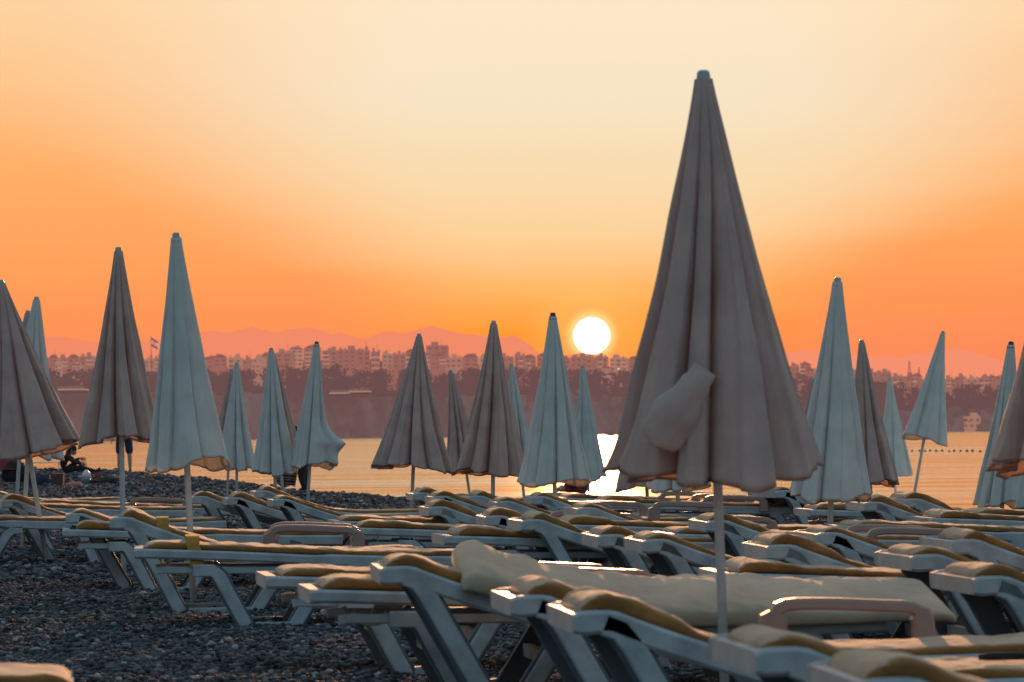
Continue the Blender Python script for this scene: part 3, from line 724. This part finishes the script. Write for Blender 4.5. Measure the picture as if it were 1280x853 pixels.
sh_ = [((0, 0, .98), .165, .125), ((.10, 0, .85), .115), ((.125, -.02, .46), .105), ((-.10, 0, .85), .115), ((-.135, .03, .46), .105)]
skin_body('shorts', sh_, [(0, 1), (1, 2), (0, 3), (3, 4)], M['navy'], pr)
skin_body('shirt', [((0, 0, 1.0), .155, .12), ((0, .01, 1.2), .155, .115), ((0, 0, 1.42), .175, .12), ((.21, 0, 1.41), .075), ((.26, .01, 1.24), .065), ((-.21, 0, 1.41), .075), ((-.26, .01, 1.24), .065)], [(0, 1), (1, 2), (2, 3), (3, 4), (2, 5), (5, 6)], M['navy'], pr)
head_mesh('head', pr, (0, -.01, 1.66), (0, 0, 0), M['hair'])
hand(pr, (.285, -.05, .89), (R(-10), 0, R(90))); hand(pr, (-.285, -.05, .89), (R(-10), 0, R(-90)), -1)
# seated person in black leaning over stretched legs
P = at_z(76, 594, .10); P.z = gz(P.x, P.y) + .02
pr = empty('person', P, 0, label='person in black sitting on the shingle leaning forward over outstretched legs', cat='person')
J = [((0, 0, .11), .14, .13), ((.04, 0, .28), .14, .12), ((.16, 0, .47), .16, .12), ((.24, 0, .54), .055),
     ((.12, -.10, .10), .095), ((.50, -.12, .17), .068), ((.90, -.11, .07), .045), ((.96, -.11, .06), .04), ((.99, -.11, .17), .032),
     ((.12, .10, .10), .095), ((.42, .13, .33), .068), ((.62, .13, .06), .045), ((.74, .13, .04), .032),
     ((.18, -.19, .46), .055), ((.34, -.22, .30), .045), ((.52, -.17, .27), .032), ((.18, .19, .46), .055), ((.32, .22, .34), .045), ((.46, .15, .40), .032)]
B = [(0, 1), (1, 2), (2, 3), (0, 4), (4, 5), (5, 6), (6, 7), (7, 8), (0, 9), (9, 10), (10, 11), (11, 12), (2, 13), (13, 14), (14, 15), (2, 16), (16, 17), (17, 18)]
skin_body('body', J, B, M['black'], pr)
head_mesh('head', pr, (.30, 0, .60), (R(38), 0, R(90)), M['black'], scarf=True)
hand(pr, (.53, -.17, .27), (0, R(-75), R(0))); hand(pr, (.47, .15, .40), (0, R(-75), 0), -1)
# bending person in black with spotted top holding striped cloth
P = at_z(378, 612, .06); P.z = gz(P.x, P.y) + .02
pr = empty('person', P, 0, label='person in black trousers and spotted top bending behind the pointed fold umbrella', cat='person')
J = [((.02, 0, .66), .14, .13), ((-.06, 0, .80), .13, .12), ((-.16, 0, .93), .15, .11), ((-.17, 0, 1.0), .055),
     ((.04, -.09, .56), .10), ((-.02, -.09, .34), .072), ((.04, -.09, .10), .050), ((-.08, -.09, .035), .036),
     ((.04, .09, .56), .10), ((.02, .11, .33), .072), ((.08, .11, .10), .050), ((-.04, .11, .035), .036),
     ((-.18, -.17, .88), .055), ((-.30, -.19, .66), .045), ((-.36, -.14, .47), .03), ((-.18, .17, .88), .055), ((-.28, .19, .66), .045), ((-.36, .10, .47), .03)]
B = [(0, 1), (1, 2), (2, 3), (0, 4), (4, 5), (5, 6), (6, 7), (0, 8), (8, 9), (9, 10), (10, 11), (2, 12), (12, 13), (13, 14), (2, 15), (15, 16), (16, 17)]
skin_body('body', J, B, M['black'], pr)
skin_body('blouse', [((0, 0, .62), .165, .15), ((-.07, 0, .78), .155, .14), ((-.16, 0, .91), .17, .13), ((-.19, -.17, .86), .075), ((-.27, -.19, .70), .068), ((-.19, .17, .86), .075), ((-.26, .19, .70), .068)], [(0, 1), (1, 2), (2, 3), (3, 4), (2, 5), (5, 6)], M['spotted'], pr)
head_mesh('head', pr, (-.13, 0, 1.08), (R(20), 0, R(-90)), M['black'], scarf=True)
hand(pr, (-.36, -.14, .47), (0, R(10), R(90))); hand(pr, (-.36, .10, .47), (0, R(10), R(90)), -1)
# striped cloth
def cloth(name, mat, loc, w, h, seed, rz, label, cat, tilt=0):
    m = MB(); nx, nz_ = 26, 16; v = []
    for j in range(nz_ + 1):
        for i in range(nx + 1):
            u, t = i / nx, j / nz_
            v.append(((u - .5) * w * (1 - .15 * t), .05 * math.sin(u * 15 + seed) * t + .02 * math.sin(u * 31), -t * h - .12 * u * h + .03 * math.sin(u * 7 + seed)))
    m.add(v, [(j * (nx + 1) + i, j * (nx + 1) + i + 1, (j + 1) * (nx + 1) + i + 1, (j + 1) * (nx + 1) + i) for j in range(nz_) for i in range(nx)])
    o = m.build(name, mat, None, True); o.location = loc; o.rotation_euler = (0, tilt, rz); tag(o, label, cat)
cloth('striped_towel', M['striped'], at(358, 588, P.y - .25), .40, .27, 2, .1, 'dark towel with pale and red stripes held low by the bending person', 'towel', R(4))
# person crouched on the rear lounger in dark red clothes
ly = at(735, 638, 47.0)
pr = empty('person', Vector((ly.x, ly.y, gz(ly.x, ly.y) + .10)), R(182), label='person in dark red clothes sitting hunched on the beach below the sun', cat='person')
J = [((0, 0, .12), .14, .12), ((.02, 0, .30), .13, .12), ((.09, 0, .47), .15, .12), ((.15, 0, .54), .05),
     ((.08, -.09, .12), .090), ((.28, -.11, .30), .068), ((.24, -.12, .08), .048), ((.33, -.12, .04), .034),
     ((.08, .09, .12), .090), ((.28, .10, .32), .068), ((.24, .11, .08), .048), ((.33, .11, .04), .034),
     ((.10, -.18, .44), .052), ((.16, -.21, .26), .044), ((.27, -.13, .20), .030), ((.10, .18, .44), .052), ((.16, .20, .26), .044), ((.27, .12, .22), .030)]
B = [(0, 1), (1, 2), (2, 3), (0, 4), (4, 5), (5, 6), (6, 7), (0, 8), (8, 9), (9, 10), (10, 11), (2, 12), (12, 13), (13, 14), (2, 15), (15, 16), (16, 17)]
skin_body('body', J, B, M['maroon'], pr)
head_mesh('head', pr, (.20, 0, .62), (R(30), 0, R(90)), M['hair'])
hand(pr, (.27, -.13, .20), (0, R(-70), 0)); hand(pr, (.27, .12, .22), (0, R(-70), 0), -1)
# ------------------------------------------------------------------ belongings on the beach at left
def item(name, px, py, z, label, cat, group=None):
    P = at_z(px, py, z); P.z = gz(P.x, P.y)
    return empty(name, P, rngl.uniform(-.3, .3), label=label, cat=cat, group=group)
r = item('folding_chair', 9, 604, .10, 'red folding beach chair at the left edge beside bags', 'chair')
m = MB(); v = [(-.26, 0, .30), (.26, 0, .30), (.26, .26, .92), (-.26, .26, .92)]
m.add([(a, b + .01 * math.sin(a * 9), c) for a, b, c in v] + [(a, b + .02, c) for a, b, c in v], [(0, 1, 2, 3), (7, 6, 5, 4), (0, 4, 5, 1), (1, 5, 6, 2), (2, 6, 7, 3), (3, 7, 4, 0)]); m.build('backrest', M['red'], r)
m = MB(); m.box((0, -.2, .31), (.50, .42, .02)); m.build('seat', M['red'], r)
for s in (-1, 1):
    m = MB(); m.tube([(s * .27, .12, 0), (s * .27, -.38, .33)], .012, 8); m.build('leg', M['cap'], r)
    m = MB(); m.tube([(s * .27, -.35, 0), (s * .27, .05, .31), (s * .27, .29, .95)], .012, 8); m.build('leg', M['cap'], r)
r = item('bag', 20, 604, .10, 'dark bag on the shingle behind the leftmost umbrella poles', 'bag')
m = MB(); m.ellipsoid((0, 0, .22), (.30, .18, .24), 0, 14, 10, nz=.3); m.build('bag_body', M['black'], r, True)
m = MB(); m.tube([(-.12, 0, .42), (-.08, 0, .54), (.08, 0, .54), (.12, 0, .42)], .012, 6); m.build('handle', M['navy'], r, True)
r = item('cooler_box', 72, 607, .10, 'small dark brown box standing on the shingle among the bags', 'box')
m = MB(); m.box((0, 0, .12), (.24, .2, .24)); m.build('box_body', M['brown'], r); m = MB(); m.box((0, 0, .262), (.25, .21, .035)); m.build('lid', M['maroon'], r)
r = item('water_bottle', 108, 605, .10, 'rounded clear bottle with a blue base beside the pink towel', 'bottle')
m = MB(); m.tube([(0, 0, 0), (0, 0, .11), (0, 0, .13)], [.085, .09, .085], 14); m.build('base', M['blue'], r, True)
m = MB(); m.tube([(0, 0, .13), (0, 0, .22), (0, 0, .27), (0, 0, .30)], [.085, .085, .05, .02], 14); m.build('bottle_body', M['whitish'], r, True)
def heap(name, px, py, dims, mat, label, cat, nzv=.35):
    r = at_z(px, py, .10); m = MB(); m.ellipsoid((0, 0, 0), dims, 0, 26, 16, nz=nzv)
    v = []
    for p in m.v:
        q = Vector(p); q += q.normalized() * .02 * noise.noise(q * 9 + Vector((px, 0, 0))); v.append(tuple(q))
    m.v = v; o = m.build(name, mat, None, True); o.location = (r.x, r.y, gz(r.x, r.y) + dims[2] * .4); tag(o, label, cat)
heap('towel', 93, 607, (.17, .15, .08), M['pink'], 'crumpled pink towel on the shingle right of the brown box', 'towel')
heap('blanket', 133, 605, (.34, .25, .10), M['black'], 'dark blanket heap on the shingle left of the beige umbrella pole', 'blanket')
heap('clothes_pile', 122, 603, (.12, .15, .14), M['maroon'], 'small dark red heap of clothes above the dark blanket', 'clothes')
heap('clothes_pile', 50, 606, (.26, .2, .16), M['navy'], 'navy heap of clothes left of the brown box', 'clothes')
heap('plastic_bag', 61, 605, (.14, .1, .11), M['whitish'], 'crumpled whitish bag left of the brown box', 'bag')
heap('rock', 187, 604, (.17, .14, .08), M['brown'], 'brown rounded rock on the shingle right of the beige umbrella pole', 'rock', .2)
heap('plastic_bag', 142, 605, (.08, .06, .035), M['whitish'], 'small white bag at the right end of the dark blanket', 'bag')
for i, (px, py) in enumerate(((82, 595), (115, 591), (50, 592))):
    heap('towel', px, py, (.32, .12, .022), M['whitish'], ['flat white towel on the shingle above the brown box', 'flat white towel by the feet of the sitting person', 'flat white towel left of the sitting person'][i], 'towel', .3)
r = item('folding_chair', 57, 591, .10, 'low white folding chair left of the sitting person', 'chair')
m = MB(); m.box((0, 0, .26), (.8, .4, .03)); m.build('seat', M['whitish'], r)
m = MB(); m.box((0, 0, 0), (.04, .4, .42), 0, Matrix.Translation((-.42, 0, .42)) @ Matrix.Rotation(R(-15), 4, 'Y')); m.build('backrest', M['whitish'], r)
for a in (-.35, .35):
    for b in (-.17, .17):
        m = MB(); m.tube([(a, b, 0), (a, b, .25)], .014, 6); m.build('leg', M['whitish'], r)
# ------------------------------------------------------------------ boat, buoys
P = at_z(763.5, 546.3, SEA)
r = empty('boat', (P.x, P.y, SEA), R(15), label='tiny dark boat on the water below the sun', cat='boat')
m = MB(); v = []
for i in range(9):
    t = i / 8; x = (t - .5) * 3.0; hwid = .55 * math.sin(math.pi * (.12 + .80 * t)) ** .6
    v += [(x, -hwid, .62 + .15 * t * t), (x, 0, -.15), (x, hwid, .62 + .15 * t * t)]
m.add(v, [(i * 3 + k, i * 3 + k + 1, i * 3 + k + 4, i * 3 + k + 3) for i in range(8) for k in (0, 1)] + [(0, 2, 1), (24, 25, 26)] + [(i * 3, i * 3 + 3, i * 3 + 5, i * 3 + 2) for i in range(8)])
m.build('hull', M['brown'], r)
m = MB(); m.box((-.3, 0, .92), (1.1, .8, .5)); m.build('cabin', M['brown'], r)
bm_ = MB(); bm_.ellipsoid((0, 0, .02), (.08, .08, .08), 0, 10, 8); bmesh_ = bm_.mesh('buoy', M['buoy'], True)
for (xa, xb, n) in ((742, 800, 12), (1118, 1262, 20)):
    for i in range(n):
        x = xa + (xb - xa) * (i + rngl.uniform(-.2, .2)) / (n - 1); y = 561 + (x - 740) * .0085 + rngl.uniform(-.3, .3)
        P = at_z(x, y, SEA); o = link('buoy', bmesh_); o.location = (P.x, P.y, SEA + .02); k = rngl.uniform(.8, 1.15); o.scale = (k, k, k)
        tag(o, 'small dark round float in the swimming line across the water', 'buoy', 'floats of the swimming line')
# ------------------------------------------------------------------ far shore
HZ = srgb(196, 112, 98)
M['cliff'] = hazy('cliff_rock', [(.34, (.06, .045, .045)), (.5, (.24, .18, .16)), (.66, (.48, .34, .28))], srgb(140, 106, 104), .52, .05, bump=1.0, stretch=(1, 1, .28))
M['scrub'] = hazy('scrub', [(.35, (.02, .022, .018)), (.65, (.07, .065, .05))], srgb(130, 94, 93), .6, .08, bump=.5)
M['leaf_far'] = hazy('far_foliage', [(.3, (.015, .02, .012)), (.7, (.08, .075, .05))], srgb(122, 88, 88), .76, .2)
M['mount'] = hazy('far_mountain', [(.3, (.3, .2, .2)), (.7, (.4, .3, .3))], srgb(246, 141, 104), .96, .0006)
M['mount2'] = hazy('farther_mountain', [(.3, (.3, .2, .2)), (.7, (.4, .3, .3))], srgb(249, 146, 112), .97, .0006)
def interp(P, x):
    if x <= P[0][0]: return P[0][1]
    for (a, b), (c_, d) in zip(P, P[1:]):
        if x <= c_: return b + (d - b) * (x - a) / (c_ - a)
    return P[-1][1]
GROUND = [(-300, 462), (0, 458), (100, 456), (230, 456), (300, 458), (340, 449), (420, 446), (520, 450), (640, 456), (700, 458), (800, 464), (900, 468), (1000, 474), (1100, 480), (1280, 482), (1600, 488)]   # plateau edge, picture rows
EDGE = [(-300, 492), (200, 488), (450, 494), (700, 492), (900, 500), (1050, 512), (1280, 510), (1600, 512)]                              # cliff edge
def far_d(px): return 2100 + (px + 300) * .22
def far_coast():
    xs_ = np.arange(-420, 1720, 3.0); rows = 44; v = []; mi = []
    for px in xs_:
        D0 = far_d(px); w0 = at_z(px, 600, SEA); ye = interp(EDGE, px) + 5 * noise.noise(Vector((px * .013, 0, 0))) + 2 * noise.noise(Vector((px * .06, 3, 0))); yg = interp(GROUND, px) + 2
        for k in range(rows):
            if k == 0: p = at(px, 540, D0 - 12); p.z = SEA - 2
            elif k < 26:
                t = (k - 1) / 24; e = at(px, ye, D0)
                out_ = 16 * (1 - t) ** 1.6
                n1 = noise.noise(Vector((px * .05, t * 1.2, 7))) * 16 + noise.noise(Vector((px * .16, t * 3, 2))) * 7 + noise.noise(Vector((px * .5, t * 8, 4))) * 2.5
                p = at(px, 540, D0 - out_ + n1 * (1 - t * .3)); p.z = SEA + (e.z - SEA) * t
            else:
                t = (k - 25) / (rows - 26); t2 = min(1, t / .85)
                D = D0 + 25 + 330 * t
                y_ = ye + (yg - ye) * ease(t2) ** .8 + (0 if t < .86 else 0)
                p = at(px, y_, D) + Vector((0, 0, 1.6 * noise.noise(Vector((px * .2, t * 9, 1)))))
                if t > .86: p.z -= 6 * (t - .86) / .14
            v.append(p)
    n = len(xs_); f = []
    for i in range(n - 1):
        for k in range(rows - 1):
            f.append((i * rows + k, (i + 1) * rows + k, (i + 1) * rows + k + 1, i * rows + k + 1)); mi.append(0 if k < 24 + 3 * noise.noise(Vector((i * .2, 0, 0))) else 1)
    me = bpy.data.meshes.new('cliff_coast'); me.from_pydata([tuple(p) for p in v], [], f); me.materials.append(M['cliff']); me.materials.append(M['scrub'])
    me.polygons.foreach_set('material_index', mi); me.polygons.foreach_set('use_smooth', [True] * len(f)); me.update()
    tag(link('cliff_coast', me), 'hazy brown sea cliff of the far shore', 'cliff', kind='structure')
far_coast()
def ridge(name, P, D, m, label, seed, amp=3.0):
    v = []; f = []; xs_ = np.arange(P[0][0], P[-1][0] + 1, 3.0); K = 6
    for px in xs_:
        y = interp(P, px) + amp * noise.noise(Vector((px * .022, seed, 0))) + amp * .35 * noise.noise(Vector((px * .09, seed, 2)))
        for k in range(K):
            t = k / (K - 1); p = at(px, y + (560 - y) * (1 - t) ** 1.0, D - 2500 * (1 - t))
            if k == 0: p.z = SEA - 5
            v.append(tuple(p))
    n = len(xs_)
    for i in range(n - 1):
        for k in range(K - 1): f.append((i * K + k, (i + 1) * K + k, (i + 1) * K + k + 1, i * K + k + 1))
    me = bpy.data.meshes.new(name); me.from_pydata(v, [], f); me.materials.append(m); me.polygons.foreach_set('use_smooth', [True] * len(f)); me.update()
    tag(link(name, me), label, 'mountain', kind='structure')
ridge('mountain_ridge', [(-700, 452), (-300, 430), (20, 424), (80, 422), (130, 430), (200, 423), (240, 420), (262, 414), (285, 416), (315, 409), (345, 416), (370, 410), (392, 410), (415, 418), (425, 415), (455, 424), (485, 415), (505, 417), (540, 408), (580, 417), (620, 422), (645, 420), (665, 434), (690, 462), (760, 500)], 26000, M['mount'], 'jagged pink mountain ridge behind the far shore', 3)
ridge('mountain_ridge', [(650, 470), (690, 452), (712, 444), (728, 441), (742, 443), (770, 450), (830, 462)], 24000, M['mount'], 'small pink peak directly below the sun', 9, 1.5)
ridge('mountain_ridge', [(850, 470), (930, 455), (985, 441), (1020, 437), (1090, 446), (1130, 446), (1170, 440), (1195, 436), (1220, 442), (1270, 454), (1320, 450), (1500, 430), (1700, 440), (1900, 470)], 34000, M['mount2'], 'faint pink mountain ridge low on the right', 5)
# buildings along the plateau
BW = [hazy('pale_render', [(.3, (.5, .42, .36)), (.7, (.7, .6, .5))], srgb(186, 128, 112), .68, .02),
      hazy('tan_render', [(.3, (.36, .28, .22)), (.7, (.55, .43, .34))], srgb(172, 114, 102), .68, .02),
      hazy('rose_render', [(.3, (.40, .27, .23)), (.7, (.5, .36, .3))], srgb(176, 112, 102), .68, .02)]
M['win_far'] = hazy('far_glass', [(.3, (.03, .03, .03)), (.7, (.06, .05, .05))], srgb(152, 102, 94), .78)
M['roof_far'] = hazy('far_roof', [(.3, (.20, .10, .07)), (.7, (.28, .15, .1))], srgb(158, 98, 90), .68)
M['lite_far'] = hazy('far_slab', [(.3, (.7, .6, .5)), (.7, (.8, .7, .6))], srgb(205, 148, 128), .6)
M['lamp_far'] = mat_new('lit_window')[0]
nt = M['lamp_far'].node_tree; e = N(nt, 'ShaderNodeEmission'); e.inputs[0].default_value = (1, .75, .45, 1); e.inputs[1].default_value = .75; nt.links.new(e.outputs[0], [n for n in nt.nodes if n.type == 'OUTPUT_MATERIAL'][0].inputs[0])
def building(px, ytop, ybase, wpx, D, seed, label, style=None, lit=0):
    rs = random.Random(seed); s = D / FPX
    W, H = wpx * s, (ybase - ytop) * s; P = at(px, ybase, D); dep = rs.uniform(12, 18)
    r = empty('apartment_building', P, rs.uniform(-.15, .15), label=label, cat='building', group='apartment blocks along the far cliff top')
    wm = BW[style if style is not None else rs.randrange(3)]
    n = max(2, round(H / 3.1)); fh = H / n; nb = max(2, round(W / 4.2)); bw = W / nb
    m = MB(); m.box((0, dep / 2, H / 2 - 4), (W, dep, H + 8)); 
    # parapet, lift house, water tanks
    m.box((0, dep / 2, H + .35), (W * .96, dep * .96, .7))
    m.box((W * rs.uniform(-.25, .25), dep / 2, H + 1.9), (W * rs.uniform(.18, .34), dep * .4, 2.6))
    for q in range(rs.randint(2, 5)):
        m.box((W * rs.uniform(-.45, .45), dep * .3, H + 1.2), (rs.uniform(.8, 1.6), 1.2, rs.uniform(1, 2.2)))
    if rs.random() < .4: m.tube([(W * .2, dep * .4, H), (W * .2, dep * .4, H + rs.uniform(4, 8))], .12, 5)
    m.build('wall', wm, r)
    if rs.random() < .3:
        m = MB(); hh = rs.uniform(1.6, 2.6)
        m.add([(-W * .52, -.5, H + .7), (W * .52, -.5, H + .7), (W * .52, dep + .5, H + .7), (-W * .52, dep + .5, H + .7), (-W * .2, dep / 2, H + .7 + hh), (W * .2, dep / 2, H + .7 + hh)], [(0, 1, 5, 4), (1, 2, 5), (2, 3, 4, 5), (3, 0, 4)]); m.build('roof', M['roof_far'], r)
    m = MB()
    bal = [rs.random() < .55 for _ in range(nb)]
    for i in range(n):
        z = i * fh
        for j in range(nb):
            x = -W / 2 + (j + .5) * bw
            lw = lit and rs.random() < lit
            m.box((x, -.06, z + fh * .52), (bw * rs.uniform(.38, .62), .14, fh * rs.uniform(.42, .60)), 1 if lw else 0)
            if bal[j]:
                m.box((x, -.75, z + .12), (bw * .92, 1.5, .22), 2); m.box((x, -1.45, z + .60), (bw * .92, .10, .80), 2)
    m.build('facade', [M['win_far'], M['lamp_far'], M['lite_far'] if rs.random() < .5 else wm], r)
    return r
desc = ['pale', 'tan', 'rosy']; szs = ['narrow', 'mid-sized', 'wide']
TOPS = [(-60, 452), (100, 447), (190, 450), (240, 449), (320, 448), (335, 442), (350, 440), (375, 436), (396, 437), (412, 440), (430, 436), (448, 439), (470, 441), (520, 444), (530, 447), (560, 448), (620, 445), (700, 448), (760, 447), (790, 452), (805, 462), (900, 462), (1000, 458), (1020, 466), (1090, 467), (1140, 473), (1280, 474), (1400, 476)]
where = [(-200, 60, 'at the far left end of the cliff top'), (60, 190, 'between the left edge umbrellas and the tall beige one'), (190, 330, 'above the leftmost cluster of umbrellas'), (330, 400, 'left of the umbrella with the pointed fold'), (400, 525, 'between the pointed fold umbrella and the wide beige one'), (525, 620, 'above the central beige umbrellas'), (620, 700, 'behind the tall central pale umbrella'), (700, 830, 'directly under the sun'), (830, 1040, 'just right of the large beige umbrella'), (1040, 1150, 'between the tall pale umbrella and the leaning one'), (1150, 1500, 'right of the leaning umbrella')]
cnt = {}
px = -40; bi = 0
rb = random.Random(21)
ORD = ['first', 'second', 'third', 'fourth', 'fifth', 'sixth', 'seventh', 'eighth', 'ninth', 'tenth', 'eleventh', 'twelfth', 'thirteenth', 'fourteenth', 'fifteenth', 'sixteenth', 'seventeenth', 'eighteenth', 'nineteenth', 'twentieth']
while px < 1330:
    w_ = rb.uniform(11, 24) if 330 < px < 830 else rb.uniform(9, 17)
    yt = interp(TOPS, px) + rb.uniform(-1.5, 2.5)
    hgt = {True: rb.uniform(20, 27), False: rb.uniform(8, 13)}[330 < px < 520] if px < 560 else (rb.uniform(15, 22) if px < 830 else rb.uniform(9, 14))
    wi = [i for i, q in enumerate(where) if q[0] <= px < q[1]][0]
    cnt[wi] = cnt.get(wi, 0) + 1
    st = rb.randrange(3)
    building(px + w_ / 2, yt, yt + hgt, w_, far_d(px) + rb.uniform(60, 170), 500 + bi, f'{desc[st]} block, {ORD[cnt[wi] - 1]} from left {where[wi][2]}', st, .02 if 690 < px < 830 or 990 < px < 1030 else 0)
    # lower house in front on the slope
    if rb.random() < .40:
        cnt[wi + 50] = cnt.get(wi + 50, 0) + 1
        building(px + rb.uniform(0, 14), yt + hgt - 3, yt + hgt + rb.uniform(5, 8), rb.uniform(8, 13), far_d(px) + rb.uniform(30, 50), 900 + bi, f'low slope house, {ORD[cnt[wi + 50] - 1]} from left {where[wi][2]}', None, .03 if 740 < px < 830 else 0)
    px += w_ + rb.choice([-1, 0, 1, 2, 3]); bi += 1
building(546, 433, 462, 26, far_d(546) + 240, 77, 'tall dark block standing higher than its neighbours behind the wide beige umbrella', 2)
building(1211, 522, 536, 30, far_d(1211) - 10, 78, 'pale low hotel near the waterline right of the leaning umbrella', 0)
building(720 + 0, 500, 506, 10, far_d(720) + 10, 79, 'small hut on the cliff slope below the sun', 1)
# white terraces on the cliff
for (xa, xb, y, lb) in ((436, 462, 489.5, 'long pale terrace slab high on the cliff right of the pointed fold umbrella'), (412, 436, 491.5, 'shorter pale terrace slab left of the long one on the cliff'), (72, 105, 487, 'pale terrace slab on the cliff at far left')):
    D = far_d(xa) - 14; a = at(xa, y, D); b = at(xb, y, D); c_ = (a + b) / 2
    r = empty('terrace', c_, 0, label=lb, cat='terrace'); Wd = b.x - a.x
    m = MB(); m.box((0, 14, 0), (Wd, 30, .7)); m.build('slab', M['lite_far'], r)
    m = MB(); m.box((0, 16, -1.2), (Wd * .95, 26, 1.6)); m.build('base_wall', M['scrub'], r)
    m = MB()
    for q in range(12): m.box((-Wd / 2 + Wd * (q + .5) / 12, -.9, .9), (.12, .12, 1.1))
    m.box((0, -.9, 1.5), (Wd, .12, .12)); m.build('railing', M['lite_far'], r)
# masts
for (x, yb, yt, hw_, lb) in ((1137, 482, 451, 1.6, 'tall thin lattice mast on the far shore, left of a pair'), (1149, 482, 459, 1.2, 'shorter lattice mast on the far shore, right of a pair')):
    D = far_d(x) + 60; P = at(x, yb, D); H = (yb - yt) * D / FPX
    m = MB()
    for s in (-1, 1):
        for q in (-1, 1): m.tube([(s * hw_, q * hw_, 0), (s * .2, q * .2, H)], .14, 4)
    for k in range(9):
        t = k / 9; a = hw_ * (1 - t) + .2 * t; t2 = (k + 1) / 9; b = hw_ * (1 - t2) + .2 * t2
        m.tube([(-a, -a, H * t), (b, -b, H * t2)], .09, 4); m.tube([(a, -a, H * t), (-b, -b, H * t2)], .09, 4)
    o = m.build('radio_mast', M['roof_far'], None); o.location = P; tag(o, lb, 'mast')
# flag pole with striped flag
D = far_d(189) + 30; P = at(189.3, 470, D); Hh = 50 * D / FPX
r = empty('flagpole', P, 0, label='flagpole with a red and white flag between the tall beige and tallest pale umbrellas', cat='flagpole')
m = MB(); m.tube([(0, 0, 0), (0, 0, Hh)], [.28, .16], 8); m.build('pole', M['roof_far'], r)
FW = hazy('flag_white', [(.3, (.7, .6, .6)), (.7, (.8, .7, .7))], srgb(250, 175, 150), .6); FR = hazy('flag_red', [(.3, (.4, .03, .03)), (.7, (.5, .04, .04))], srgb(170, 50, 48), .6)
m = MB(); fw, fhh = 4.2, 7.0
fn = lambda u, z: (u * fw, .5 * math.sin(u * 5), Hh - .4 - z - u * 2.4)
for k in range(8):
    u0, u1 = k / 8, (k + 1) / 8
    for z0, z1, mi_ in ((0, .8, 0), (.8, 2.0, 1), (2.0, 4.6, 0), (4.6, 5.8, 1), (5.8, 6.6, 0)):
        m.add([fn(u0, z0), fn(u1, z0), fn(u1, z1), fn(u0, z1)], [(0, 1, 2, 3)], mi_)
cr = [fn(.5 + .22 * math.cos(a), 3.3 + .9 * math.sin(a)) for a in np.linspace(R(60), R(300), 9)] + [fn(.56 + .15 * math.cos(a), 3.3 + .7 * math.sin(a)) for a in np.linspace(R(300), R(60), 9)]
m.add([(a, b - .15, c_) for a, b, c_ in cr], [(i, i + 1, 16 - i, 17 - i) for i in range(8)], 1)
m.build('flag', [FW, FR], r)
# far vegetation: one leafy mass on the slope and plateau
def far_woods():
    n = 60000; V = []; cx = []; 
    ncl = 2600
    rr = np.random.default_rng(5); cl = []
    for i in range(ncl):
        px = rr.uniform(-150, 1430); ye = interp(EDGE, px); yb = interp(TOPS, px) + (24 if 330 < px < 520 else 18 if px < 830 else 12) + 4 * noise.noise(Vector((px * .03, 0, 0)))
        if rr.random() < .80:
            y = ye + 4 - (ye + 4 - yb) * rr.uniform(0, 1); D = far_d(px) + rr.uniform(18, 52); r_ = rr.uniform(2.4, 4.8)
        else:
            if noise.noise(Vector((px * .02, 5, 3))) < -.1: continue
            y = ye + abs(rr.normal(0, 12)); D = far_d(px) - rr.uniform(1, 9); r_ = rr.uniform(1.5, 3.4)
        cl.append((at(px, y, D), r_))
    for c_, r_ in cl:
        k = 34; d = rr.normal(0, 1, (k, 3)); d /= np.linalg.norm(d, axis=1)[:, None]; d *= rr.uniform(.5, 1.0, (k, 1)) * np.array([1.2, 1.0, .85]) * r_
        p = d + np.array(c_); s = rr.uniform(.5, 1.1, k) * r_ * .30
        a = rr.normal(0, 1, (k, 3)); a /= np.linalg.norm(a, axis=1)[:, None]; b = np.cross(a, rr.normal(0, 1, (k, 3))); b /= np.linalg.norm(b, axis=1)[:, None]
        q = np.stack([p - a * s[:, None], p + b * s[:, None], p + a * s[:, None], p - b * s[:, None]], 1)
        V.append(q.reshape(-1, 3))
    V = np.concatenate(V); nf = len(V) // 4
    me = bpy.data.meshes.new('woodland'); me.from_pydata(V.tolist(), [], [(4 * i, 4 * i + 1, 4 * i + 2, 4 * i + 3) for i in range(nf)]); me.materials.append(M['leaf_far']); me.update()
    tag(link('woodland', me), 'dark hazy scrub and trees along the far cliff top', 'woodland', kind='stuff')
far_woods()
